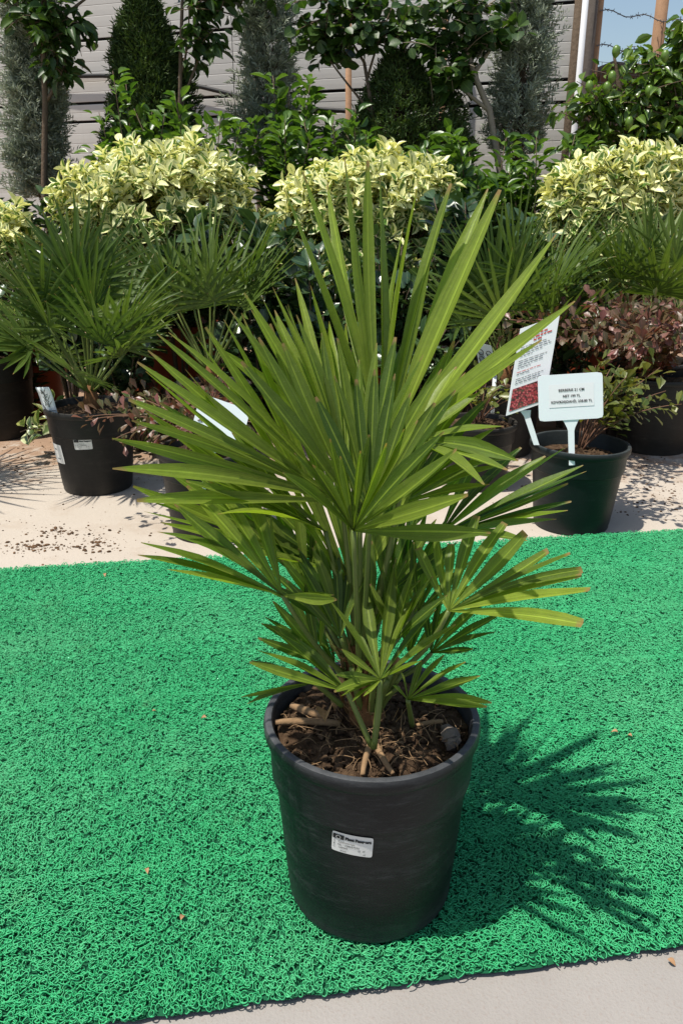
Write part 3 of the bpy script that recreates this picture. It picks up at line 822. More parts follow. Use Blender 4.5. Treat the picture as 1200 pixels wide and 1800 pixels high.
    FM((788, 1074, .765), [(734, 963, 3), (768, 945, 3), (798, 938, 2), (830, 905, 3), (881, 918, 1), (924, 941, 0), (965, 968, -1), (996, 970, -2), (1010, 988, -3), (1012, 1010, -3), (1028, 1042, -5), (1024, 1086, -6)], base, .0150, tone=.55, bend=(.02, 0, -.03), droop=.02, blunt=.55)
    FM((722, 775, .80), [(800, 640, 2), (845, 690, 0), (880, 745, -3), (908, 790, -6), (893, 818, -7), (850, 838, -8)], base, .0140, tone=.6, droop=.04)
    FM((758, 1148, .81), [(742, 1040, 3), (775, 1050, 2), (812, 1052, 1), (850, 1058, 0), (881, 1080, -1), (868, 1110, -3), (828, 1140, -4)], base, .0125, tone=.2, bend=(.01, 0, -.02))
    FM((598, 1122, .775), [(506, 1020, 0), (528, 985, 1), (556, 962, 2), (586, 960, 2), (615, 980, 2), (640, 1010, 1)], base, .0125, tone=.35)
    FM((692, 1128, .775), [(650, 1030, 1), (672, 1000, 2), (700, 985, 2), (730, 990, 1), (758, 1012, 0), (782, 1046, -1)], base, .0125, tone=.35)
    # --- front fan, leaning towards the viewer
    FM((621, 933, .735), [(497, 823, -5), (515, 800, -4), (552, 812, -3), (575, 775, -2), (603, 800, -3), (630, 795, -3), (652, 765, -2), (676, 782, -3), (706, 755, -2), (736, 748, -2), (775, 765, -3), (803, 798, -5), (824, 873, -7), (850, 927, -7)], (632, 1190, .80), .0150, tone=.42, droop=.02, bend=(0, -.01, 0))
    # --- low fans at the pot's rim
    FM((668, 1194, .735), [(588, 1210, -3), (590, 1185, -2), (600, 1140, 0), (580, 1054, 2), (612, 1092, 2), (642, 1035, 3), (687, 996, 4), (712, 1060, 3), (735, 1035, 3), (766, 1066, 1), (800, 1098, -1), (740, 1160, -2)], (655, 1315, .728), .0135, tone=.5, bend=(.004, 0, 0))
    FM((668, 1196, .733), [(620, 1232, -3), (642, 1222, -3), (600, 1222, -3)], (657, 1315, .728), .009, tone=.5)
    FM((610, 1216, .735), [(440, 1163, -2), (458, 1140, -1), (484, 1110, 1), (520, 1120, 2), (638, 1165, 2)], (652, 1310, .73), .0125, tone=.45)
    FM((553, 1200, .77), [(428, 1224, -4), (440, 1236, -4), (446, 1165, 0), (470, 1172, -1), (500, 1180, 0)][::-1], (600, 1240, .79), .0135, tone=.35)
    FM((716, 1230, .765), [(690, 1205, -1), (705, 1180, 1), (740, 1160, 2), (778, 1150, 2), (816, 1164, 0), (840, 1190, -2), (860, 1220, -3), (853, 1242, -4)], (724, 1275, .79), .0135, tone=.5)
main_palm()

def far_palm(base, label, specs, mat='far_palm_leaf', tone=.45, nl=15, wl=.011, group='fan palms in the rows behind the mat', name='fan_palm'):
    """specs: (azimuth deg, elevation deg, petiole length, blade radius)"""
    root = empty(name, base, label, 'palm', group)
    B = Vector(base)
    g = Geo(); g.tube([B - Vector((0, 0, .02)), B + Vector((0, 0, .03)), B + Vector((0, 0, .075))], [.026, .024, .014], 9)
    g.make('trunk', 'fibre', root)
    for i in range(10):
        a = random.uniform(0, 6.28); s = Vector((math.cos(a), math.sin(a), 0)); b = B + s * .02 + Vector((0, 0, random.uniform(0, .04)))
        V, Fs, uv = leaflet_geo(b, b + s * .03 + Vector((0, 0, random.uniform(.02, .05))), s, .014, .9, 0, 4, .2)
        obj('husk', V, Fs, random.choice(['fibre', 'palm_husk']), root, uv=uv)
    for (az, el, pl, br) in specs:
        a, e = R(az), R(el)
        ax = Vector((math.cos(a) * math.cos(e), math.sin(a) * math.cos(e), math.sin(e)))
        Hb = B + Vector((0, 0, .06)) + ax * pl
        V, Fs = petiole_geo(B + Vector((0, 0, .05)), Hb, ax.cross(Vector((0, 0, 1))) * random.gauss(0, .01) + Vector((0, 0, -.01)), .0042, .0030, 6)
        tn = min(1, max(0, tone + random.gauss(0, .15)))
        fr = obj('frond', V, Fs, 'palm_petiole', root, tint=np.full(len(V), tn), uv=np.full((len(V), 2), .3))
        side = ax.cross(Vector((0, 0, 1)))
        if side.length < .1: side = Vector((1, 0, 0))
        side.normalize(); nr = side.cross(ax); nr.normalize()
        if nr.z < 0: nr = -nr
        roll = Quaternion(ax, random.gauss(0, .5)); side = roll @ side; nr = roll @ nr
        AV, AF, AU, AT, nv = [], [], [], [], 0
        sp = R(random.uniform(82, 108))
        for i in range(nl):
            u = -1 + 2 * i / (nl - 1); ph = u * sp
            d = ax * math.cos(ph) + side * math.sin(ph) + nr * (0.16 * u * u + random.gauss(0, .03))
            L = br * (1 - .30 * u * u) * random.uniform(.93, 1.05)
            V, Fs, uv = leaflet_geo(Hb, Hb + d.normalized() * L, nr, wl * random.uniform(.85, 1.1), 2 * sp / nl, random.uniform(0, .06), 6, .38, twist=random.gauss(0, .3))
            AV.append(V); AU.append(uv); AT.append(np.full(len(V), min(1, max(0, tn + random.gauss(0, .15))))); AF += [tuple(k + nv for k in f) for f in Fs]; nv += len(V)
        obj('fan_blade', np.concatenate(AV), AF, mat, fr, tint=np.concatenate(AT), uv=np.concatenate(AU))
    return root

def crown_specs(n, el0, el1, pl, br, az0=0, seed=1):
    rnd = random.Random(seed); out = []
    for i in range(n):
        k = i / max(1, n - 1)
        el = el0 + (el1 - el0) * k + rnd.gauss(0, 5)
        az = az0 + i * 137.5 + rnd.gauss(0, 12)
        out.append((az, el, pl * rnd.uniform(.75, 1.15) * (.7 + .45 * k), br * rnd.uniform(.88, 1.1)))
    return out

# ------------------------------------------------------------------ pots and palms behind the mat
def back_row():
    # left palm
    c = (-.745, 2.41, GZ)
    p = make_pot('plant_pot', c, .133, .102, .255, 'far_black_plastic', 'dusty black pot with two white stickers on bare concrete')
    passport_sticker(p, wrapper(c, .133, .102, .255, -math.pi / 2 + .03, .165, R(2)), .052, .033, False)
    wr = wrapper(c, .133, .102, .255, -math.pi / 2 - .88, .125, R(2))
    V, Fs = grid2d(-.032, .032, -.029, .029, 8, 4, .002); st = obj('sticker', wr(V, .0009), Fs, 'sticker_white', p); st['label'] = 'blank-looking white price sticker wrapped round the side'
    for y, x0, x1 in ((.012, -.01, .006), (-.016, .0, .016)):
        V, Fs = grid2d(x0, x1, y, y + .003, 4, 1); obj('lettering', wr(V, .0014), Fs, 'grey_ink', st)
    soil_disc('potting_soil', c, .118, .222, 'dark soil in the dusty pot with two stickers')
    far_palm((c[0] + .005, c[1], .225), 'spreading dark green fan palm in the dusty pot with two stickers',
             crown_specs(17, 40, 86, .25, .225, 20, 3) + [(215, 40, .2, .23), (320, 35, .2, .23), (270, 30, .14, .18)], nl=18, wl=.0140, tone=.6)
    # plastic tag with a plant picture, stuck in the soil near the rim
    tg = empty('plant_tag', (c[0] - .095, c[1] - .06, .222), 'white plastic tag printed with a dark plant, stuck in soil', 'plant tag')
    B = Vector((c[0] - .095, c[1] - .062, .215)); up = Vector((-.14, -.05, 1)).normalized(); sd = Vector((.93, -.36, .09)).normalized()
    def bent(x, y): return B + sd * x + up * y + Vector((-.3, -.3, -.1)) * max(0, y - .06) ** 2 * 8
    V = [bent(-.024 + .048 * i / 4, .095 * j / 6) for j in range(7) for i in range(5)]
    Fs = [(j * 5 + i, j * 5 + i + 1, j * 5 + i + 6, j * 5 + i + 5) for j in range(6) for i in range(4)]
    o = obj('tag_plate', V, Fs, 'sign_plastic', tg); sm = o.modifiers.new('t', 'SOLIDIFY'); sm.thickness = .001
    fn = sd.cross(up).normalized(); fn = fn if fn.y < 0 else -fn
    g = Geo()
    rnd = random.Random(5)
    for i in range(26):
        y = .03 + .055 * i / 26; x = rnd.gauss(-.004, .006 * (1.2 - i / 30)); l = rnd.uniform(.012, .022); a = rnd.uniform(.3, 2.4)
        p0 = np.array(bent(x, y)) + np.array(fn) * .0016; p1 = np.array(bent(max(-.022, min(.022, x + math.cos(a) * l)), min(.094, y + math.sin(a) * l))) + np.array(fn) * .0016
        q = np.array(sd) * .0016
        g.add([p0 - q, p0 + q, p1], [(0, 1, 2)])
    g.make('plant_print', 'tag_plant_ink', tg, smooth=False)
    p0 = np.array(bent(-.024, .024)) + np.array(fn) * .0014; p1 = np.array(bent(.024, .024)) + np.array(fn) * .0014; q = np.array(up) * .0008
    g = Geo(); g.add([p0 - q, p1 - q, p1 + q, p0 + q], [(0, 1, 2, 3)]); g.make('print_line', 'ink', tg, smooth=False)

    # a further palm of the row at the left, throwing its shadow on the concrete
    c2 = (-1.40, 2.36, GZ)
    make_pot('plant_pot', c2, .133, .102, .25, 'far_black_plastic', 'black pot of the palm at the left end of the row')
    far_palm((c2[0], c2[1], .225), 'fan palm at the left end of the front row', crown_specs(14, 30, 84, .27, .29, 70, 33), nl=17, wl=.011)
    # black pot at the left edge
    c = tuple(on_ground(2, 762)); c = (c[0], c[1], GZ)
    make_pot('plant_pot', c, .15, .125, .30, 'far_black_plastic', 'plain black pot holding a pale-edged shrub left of the dusty pot')
    soil_disc('potting_soil', c, .135, .265, 'dark soil under the pale-edged shrub')
    shrub('pale_edged_shrub', (c[0], c[1], .27), 'pale-edged leafy shrub in a plain black pot', 'shrub', 8, .16, .26, .055, .034, 'silver_edge_leaf', 'oval', 110, 70, drop=.5)
    # small pale-edged plants on the floor behind the left palm
    for (px, py, Y, lab) in ((105, 690, 2.75, 'pale-edged trailing plant on the floor beside the plain black pot'), (235, 660, 2.8, 'pale-edged trailing plant on the floor by the orange pot')):
        q = at(px, py, Y); 
        shrub('trailing_plant', (q.x, Y, GZ), lab, 'plant', 8, .16, .22, .055, .036, 'silver_edge_leaf', 'oval', 90, 60, drop=.7)

    # second palm from the left, stands behind the big palm
    q = on_ground(378, 800); c = (q.x, q.y, GZ)
    make_pot('plant_pot', c, .135, .105, .25, 'far_black_plastic', 'black pot under the feathery palm in front of the orange pot')
    soil_disc('potting_soil', c, .12, .22, 'dark soil in the pot in front of the orange pot')
    far_palm((c[0], c[1], .225), 'upright green fan palm in front of the orange pot',
             [(55, 62, .27, .27), (120, 66, .24, .28), (150, 55, .25, .27), (25, 55, .26, .27), (200, 58, .22, .26), (300, 72, .24, .26), (80, 80, .30, .27), (340, 55, .24, .25), (250, 68, .22, .24), (170, 45, .24, .26), (10, 64, .3, .27), (185, 66, .3, .26)], nl=17, wl=.0145, tone=.7)
    # right-centre palm
    q = on_ground(878, 792); c = (q.x, q.y, GZ)
    make_pot('plant_pot', c, .135, .105, .25, 'far_black_plastic', 'black pot behind the tall red-lettered sign')
    soil_disc('potting_soil', c, .12, .22, 'dark soil in the pot behind the red-lettered sign')
    far_palm((c[0], c[1], .225), 'dense dark fan palm behind the tall red-lettered sign', crown_specs(15, 34, 84, .28, .28, 60, 8) + [(15, 48, .3, .34), (35, 55, .3, .33)], nl=18, wl=.0140, tone=.5)
    tagp = at(851, 632, 2.56)
    tg = empty('plant_tag', (tagp.x, 2.56, .22), 'grey tag printed with care symbols at the dark palm foot', 'plant tag')
    B = at(858, 660, 2.56); ex = Vector((.97, -.1, -.2)).normalized(); ey = Vector((-.22, .0, .98)).normalized()
    sign_plate(tg, 'tag_plate', B, ex, ey, .052, .10, 'grey_tag')
    for k in range(6):
        fx = (-.013 if k % 2 else .013); fy = .028 + .022 * (k // 2)
        fn = ex.cross(ey); fn = fn if fn.y < 0 else -fn
        pts = [B + ex * (fx + math.cos(a) * .0085) + ey * (fy + math.sin(a) * .0085) + fn * .003 for a in np.linspace(0, 2 * math.pi, 9)[:-1]]
        g = Geo(); g.tube([tuple(p) for p in pts] + [tuple(pts[0])], .0013, 4, False); g.make('symbol_print', 'ink', tg)
    g = Geo(); g.box(B + ey * -.09, (.006, .001, .10)); g.make('tag_stem', 'sign_plastic', tg)
    # right palm
    q = at(1128, 700, 3.0); c = (q.x, 3.0, GZ)
    make_pot('plant_pot', c, .15, .115, .29, 'far_black_plastic', 'black pot under the palm behind the bronze bushes')
    soil_disc('potting_soil', c, .135, .255, 'dark soil in the pot of the palm behind the bronze bushes')
    far_palm((c[0], c[1], .26), 'stiff mid-green fan palm behind the bronze berberis bushes', crown_specs(14, 34, 82, .30, .25, 200, 14) + [(250, 45, .30, .28), (215, 50, .32, .28), (300, 42, .3, .28)], nl=16, wl=.0155, tone=.8)

NT_g = plain('grey_tag', (0.33, 0.36, 0.34), 0.5, 0.4, 0.1, 30)
def sign_plate(root, name, B, ex, ey, w, h, mat, th=.0022, corner=.004):
    """upright plate, bottom-centre B"""
    fn = ex.cross(ey).normalized(); fn = fn if fn.y < 0 else -fn
    V2, F2 = grid2d(-w / 2, w / 2, 0, h, 12, 12, corner)
    V = [B + ex * x + ey * y for x, y in V2] + [B + ex * x + ey * y - fn * th for x, y in V2]
    n = len(V2); nx = 13
    ring = [i for i in range(nx)] + [nx * j + nx - 1 for j in range(1, nx)] + [nx * (nx - 1) + i for i in range(nx - 2, -1, -1)] + [nx * j for j in range(nx - 2, 0, -1)]
    Fs = list(F2) + [tuple(i + n for i in reversed(f)) for f in F2] + [(ring[i], ring[i] + n, ring[(i + 1) % len(ring)] + n, ring[(i + 1) % len(ring)]) for i in range(len(ring))]
    return obj(name, V, Fs, mat, root, smooth=False), fn

def shrub(name, base, label, cat, nst, spread, height, ll, lw, mat, tpl, nleaf, nsingle, drop=0.0, stem='bark', group=None, sr=.004, lean=(0, 0), lo=.25, jit=.5):
    """stems from the base with leaves set alternately along them"""
    root = empty(name, base, label, cat, group)
    B = np.array(base); g = Geo(); Pp, Dd, Nn = [], [], []
    per = max(1, nleaf // nst)
    for s in range(nst):
        a = 2 * math.pi * (s + random.uniform(-.3, .3)) / nst; k = math.sqrt(random.random())
        end = B + np.array([math.cos(a) * spread * k + lean[0], math.sin(a) * spread * k + lean[1], height * random.uniform(.72, 1.05) * (1 - drop * k * .7)])
        mid = B + np.array([math.cos(a) * spread * k * .35 + lean[0] * .3, math.sin(a) * spread * k * .35 + lean[1] * .3, height * .62])
        pts = bez(B + RNG.normal(0, .006, 3) * np.array([1, 1, 0]), mid, end, 10)
        g.tube(pts, np.linspace(sr, sr * .35, 10), 5)
        for i in range(per):
            t = lo + (1 - lo) * (i + random.random()) / per; f = t * 9; j = min(8, int(f)); p = pts[j] + (pts[j + 1] - pts[j]) * (f - j)
            tg_ = norm(pts[j + 1] - pts[j])
            o = norm(np.cross(tg_, RNG.normal(size=3)))
            d = norm(o + tg_ * random.uniform(.15, .8) + np.array([0, 0, .15]))
            off = random.uniform(0, .035 if t > .5 else .05)
            Pp.append(p + o * off); Dd.append(d); Nn.append(norm(np.array([0, 0, 1.0]) + RNG.normal(0, jit, 3) + tg_ * .3))
    g.make('stems', stem, root)
    n = len(Pp); Pp, Dd, Nn = map(np.array, (Pp, Dd, Nn))
    L = ll * RNG.uniform(.6, 1.15, n)
    foliage(root, tpl, Pp, Dd, Nn, L, L * lw / ll * RNG.uniform(.8, 1.1, n), np.clip(RNG.normal(.45, .28, n), 0, 1), mat, nsingle)
    return root

def signs():
    # price sign in the green pot
    Y = 1.985
    B = at(1003, 738, Y); ex = Vector((.992, -.06, .075)).normalized(); ey = Vector((-.075, .16, .984)).normalized()
    root = empty('price_sign', at(1003, 800, Y), 'white plastic price sign on a stake in the dark green pot', 'sign')
    w, h = .155, .112
    pl, fn = sign_plate(root, 'sign_plate', B, ex, ey, w, h, 'sign_plastic', .003, .008)
    V2, F2 = grid2d(-.052, .056, .032, .088, 4, 4)
    lab = obj('paper_label', [B + ex * x + ey * y + fn * .0008 for x, y in V2], F2, 'paper', root, smooth=False)
    for s, y, size in (('BERBERIS 21 CM', .0705, .0088), ('NET 199 TL', .0560, .0084), ('KDV(%20)DAH\u0130L 238.80 TL', .0425, .0084)):
        V, Fs = text_geo(s, size, 'CENTER', .0002)
        obj('lettering', [B + ex * (x + .002) + ey * y2 + fn * .0018 for x, y2 in V + np.array([0, y])], Fs, 'ink', lab, smooth=False)
    dn = -ey
    g = Geo()
    # funnel and stake
    T0 = B + ey * .002 - fn * .004
    prof = [(0.022, 0), (.017, .006), (.0095, .022), (.0075, .03), (.007, .115)]
    V, Fs = [], []
    for hw, d in prof:
        for q, zz in ((-1, .002), (1, .002), (1, -.002), (-1, -.002)): V.append(T0 + ex * hw * q + dn * d + fn * zz)
    for i in range(len(prof) - 1):
        for j in range(4): Fs.append((i * 4 + j, i * 4 + (j + 1) % 4, i * 4 + 4 + (j + 1) % 4, i * 4 + 4 + j))
    Fs += [(3, 2, 1, 0), (16, 17, 18, 19)]
    obj('stake', V, Fs, 'sign_plastic', root, smooth=False)
    # tall leaning information sign, behind the price sign
    Y = 2.03
    BL, BR, TL, TR = at(889, 731, Y - .0), at(953, 709, Y + .004), at(920, 582, Y + .03), at(974, 551, Y + .034)
    ex = ((BR - BL)).normalized(); ey = ((TL - BL)); ey = (ey - ex * ey.dot(ex)).normalized()
    # real plate is a parallelogram in the picture because it leans back and turns
    root = empty('information_sign', at(935, 790, Y), 'tall leaning white sign with red lettering and a red foliage photo', 'sign')
    O = BL; ax_, ay_ = (BR - BL), (TL - BL + TR - BR) / 2
    fn = ax_.cross(ay_).normalized(); fn = fn if fn.y < 0 else -fn
    def S(u, v, l=0): return O + ax_ * u + ay_ * v + fn * l
    def quad(name, u0, u1, v0, v1, l, mat, par): return obj(name, [S(u0, v0, l), S(u1, v0, l), S(u1, v1, l), S(u0, v1, l)], [(0, 1, 2, 3)], mat, par, smooth=False)
    V = [S(0, 0), S(1.05, 0), S(1.05, 1), S(0, 1), S(0, 0, -.004), S(1.05, 0, -.004), S(1.05, 1, -.004), S(0, 1, -.004)]
    plate = obj('sign_plate', V, [(0, 1, 2, 3), (7, 6, 5, 4), (0, 4, 5, 1), (1, 5, 6, 2), (2, 6, 7, 3), (3, 7, 4, 0)], 'paper', root, smooth=False)
    obj('photo_print', [S(.06, .04, .001), S(1.01, .04, .001), S(1.01, .30, .001), S(.06, .30, .001)], [(0, 1, 2, 3)], 'berberis_print', plate, smooth=False)
    rnd = random.Random(3)
    def words(v, hgt, u0, u1, mat):
        g = Geo(); u = u0
        while u < u1 - .03:
            l = rnd.uniform(.04, .13); e = min(u + l, u1)
            g.add([S(u, v, .001), S(e, v, .001), S(e, v + hgt, .001), S(u, v + hgt, .001)], [(0, 1, 2, 3)]); u = e + .025
        g.make('print_line', mat, plate, smooth=False)
    words(.875, .016, .38, .82, 'red_ink'); words(.84, .016, .2, .92, 'red_ink'); words(.805, .016, .42, .68, 'red_ink')
    for k in range(17):
        v = .765 - k * .026
        if k in (5, 10, 13): continue
        words(v, .008, .1, rnd.uniform(.72, .97) if k not in (4, 9, 12) else .45, 'red_ink' if k in (11,) else 'grey_ink')
    P0, P1 = at(923, 722, Y + .006), at(943, 783, Y - .01)
    sd = Vector((.0095, 0, 0)); V, Fs = [], []
    for k, hw in ((0, 1.5), (.18, .8), (1, .75)):
        p = P0.lerp(P1, k) + Vector((0, .006, 0))
        for q, zz in ((-1, -.002), (1, -.002), (1, .002), (-1, .002)): V.append(p + sd * hw * q + Vector((0, zz, 0)))
    for i in range(2):
        for j in range(4): Fs.append((i * 4 + j, i * 4 + (j + 1) % 4, i * 4 + 4 + (j + 1) % 4, i * 4 + 4 + j))
    obj('stake', V, Fs + [(3, 2, 1, 0), (8, 9, 10, 11)], 'sign_plastic', root, smooth=False)
    # sign half hidden behind the big palm, standing in the berberis pot
    Y = 1.93
    root = empty('price_sign', at(372, 815, Y), 'white price sign half hidden behind the big palm fronds', 'sign')
    B = at(380, 770, Y); ex = Vector((.95, -.05, -.32)).normalized(); ey = Vector((.26, .24, .93)).normalized()
    sign_plate(root, 'sign_plate', B, ex, ey, .125, .09, 'sign_plastic', .003, .008)
    g = Geo(); g.tube([B + ey * .01 + Vector((0, .006, 0)), B - ey * .06 + Vector((0, .004, 0)), B - ey * .14], [.010, .006, .006], 4); g.make('stake', 'sign_plastic', root, smooth=False)

def berberis():
    # dark green pot in front
    c = (.617, 2.085, GZ)
    make_pot('plant_pot', c, .1285, .098, .228, 'green_plastic', 'dark green pot holding the price sign at the mat edge', tilt=(0, R(1.2)))
    soil_disc('potting_soil', c, .108, .178, 'dark soil in the dark green pot')
    shrub('berberis_bush', (c[0] + .02, c[1] + .03, .18), 'green and bronze berberis bush in the dark green pot', 'bush', 13, .17, .20, .032, .023, 'bronze_green_leaf', 'spoon', 420, 220, stem='bronze_stem', lean=(.12, .06), lo=.35, sr=.003)
    # big black pot to the right
    c = tuple(on_ground(1143, 786)); c = (c[0], c[1], GZ)
    make_pot('plant_pot', c, .150, .118, .262, 'far_black_plastic', 'wide black pot with a bronze bush beside the dark green pot')
    soil_disc('potting_soil', c, .133, .225, 'dark soil in the wide pot of the bronze bush')
    shrub('berberis_bush', (c[0] - .03, c[1] - .02, .23), 'large purple-bronze berberis bush in the wide black pot', 'bush', 38, .33, .33, .032, .025, 'bronze_leaf', 'spoon', 2500, 280, stem='bronze_stem', lean=(-.27, -.24), drop=.4, lo=.12, sr=.003)
    # pot behind the big palm on the left
    c = tuple(on_ground(372, 932)); c = (c[0], c[1], GZ)
    make_pot('plant_pot', c, .128, .10, .23, 'far_black_plastic', 'black pot partly hidden behind the left fronds of the big palm')
    soil_disc('potting_soil', c, .112, .195, 'dark soil in the pot behind the left fronds')
    shrub('berberis_bush', (c[0] - .01, c[1] + .02, .2), 'bronze-leaved berberis bush behind the left fronds of the big palm', 'bush', 14, .26, .20, .030, .020, 'bronze_leaf', 'spoon', 420, 200, stem='bronze_stem', drop=.8, lo=.3, lean=(-.06, .08), sr=.003)
    # sparse one between
    q = on_ground(835, 850)
    c = (q.x, q.y, GZ)
    make_pot('plant_pot', c, .115, .09, .20, 'far_black_plastic', 'low black pot right behind the big palm')
    soil_disc('potting_soil', c, .10, .172, 'dark soil in the low pot right behind the big palm')
    shrub('berberis_bush', (c[0], c[1], .175), 'sparse yellow-leaved berberis in the low black pot', 'bush', 9, .14, .15, .032, .022, 'bronze_green_leaf', 'spoon', 100, 70, stem='bronze_stem', lo=.3, lean=(.03, -.02), sr=.0025)
    # bronze plants on the floor by the orange pot
    q = at(318, 690, 2.95)
    shrub('berberis_bush', (q.x, 2.95, GZ), 'low bronze berberis bush at the foot of the orange pot', 'bush', 18, .30, .30, .034, .024, 'bronze_leaf', 'spoon', 620, 180, stem='bronze_stem', drop=.6, lo=.25, sr=.003)
back_row(); signs(); berberis()

# ------------------------------------------------------------------ variegated mounds in orange pots
def mound(px, top, x0, x1, Y, label, potlab, seed, n=920, leafsize=.050, skirt=.33):
    rnd = np.random.default_rng(seed)
    C = at(px, 500, Y); T = at(px, top, Y); W0, W1 = at(x0, 380, Y), at(x1, 380, Y)
    zt = T.z; zb = zt - skirt; hw = (W1.x - W0.x) / 2 * .95; cx = (W0.x + W1.x) / 2
    base = (cx, Y + .05, GZ)
    make_pot('plant_pot', base, .21, .165, .36, 'orange_plastic', potlab, 'orange pots under the variegated bushes')
    soil_disc('potting_soil', base, .185, .325, 'soil in the ' + potlab)
    root = empty('variegated_bush', (cx, Y + .05, .33), label, 'bush', 'cream and yellow variegated bushes')
    B = np.array([cx, Y + .05, .33])
    # shoots end on a lumpy dome
    th = rnd.uniform(0, 2 * math.pi, n); cz = rnd.uniform(-.55, 1, n); st = np.sqrt(1 - np.clip(cz, -1, 1) ** 2)
    U = np.stack([np.cos(th) * st, np.sin(th) * st, cz], 1)
    k = rnd.normal(size=(7, 3)) * 2.6; ph = rnd.uniform(0, 6, 7)
    lump = 1 + .21 * np.sin(U @ k.T * 1.3 + ph).mean(1) * 2.2
    lump = np.clip(lump, .8, 1.07)
    rad = np.array([hw, hw * .8, skirt])
    U2 = np.sign(U) * np.abs(U) ** np.array([.88, .9, .64]); E = np.array([cx, Y + .05, zb]) + U2 * rad * lump[:, None] * (rnd.uniform(.74, 1.05, n) + (rnd.random(n) < .07) * rnd.uniform(.03, .12, n))[:, None]
    g = Geo()
    for i in range(0, n, 9):
        m = B + (E[i] - B) * np.array([.35, .35, .6]); g.tube(bez(B, m, E[i] - U[i] * .03, 6), np.linspace(.006, .002, 6), 4)
    g.make('stems', 'bark', root)
    Pp, Dd, Nn = [], [], []
    for i in range(n):
        ax = norm(U[i] + np.array([0, -.12, .45]) + rnd.normal(0, .25, 3))
        m = 8
        a0 = rnd.uniform(0, 6.28)
        s1 = norm(np.cross(ax, [0.3, .5, .81])); s2 = np.cross(ax, s1)
        for j in range(m):
            a = a0 + j * 2.4; o = math.cos(a) * s1 + math.sin(a) * s2; lev = j / m
            d = norm(o * (1 - .5 * lev) + ax * (.25 + .6 * lev))
            Pp.append(E[i] - ax * (.045 * (1 - lev)) + o * .006); Dd.append(d); Nn.append(norm(ax + o * -.25 + rnd.normal(0, .25, 3)))
    Pp, Dd, Nn = map(np.array, (Pp, Dd, Nn)); n2 = len(Pp)
    L = leafsize * rnd.uniform(.5, 1.2, n2)
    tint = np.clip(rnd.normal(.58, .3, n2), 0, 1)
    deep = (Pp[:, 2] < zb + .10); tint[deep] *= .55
    foliage(root, 'oval', Pp, Dd, Nn, L, L * rnd.uniform(.50, .66, n2), tint, 'variegated_leaf', 260)

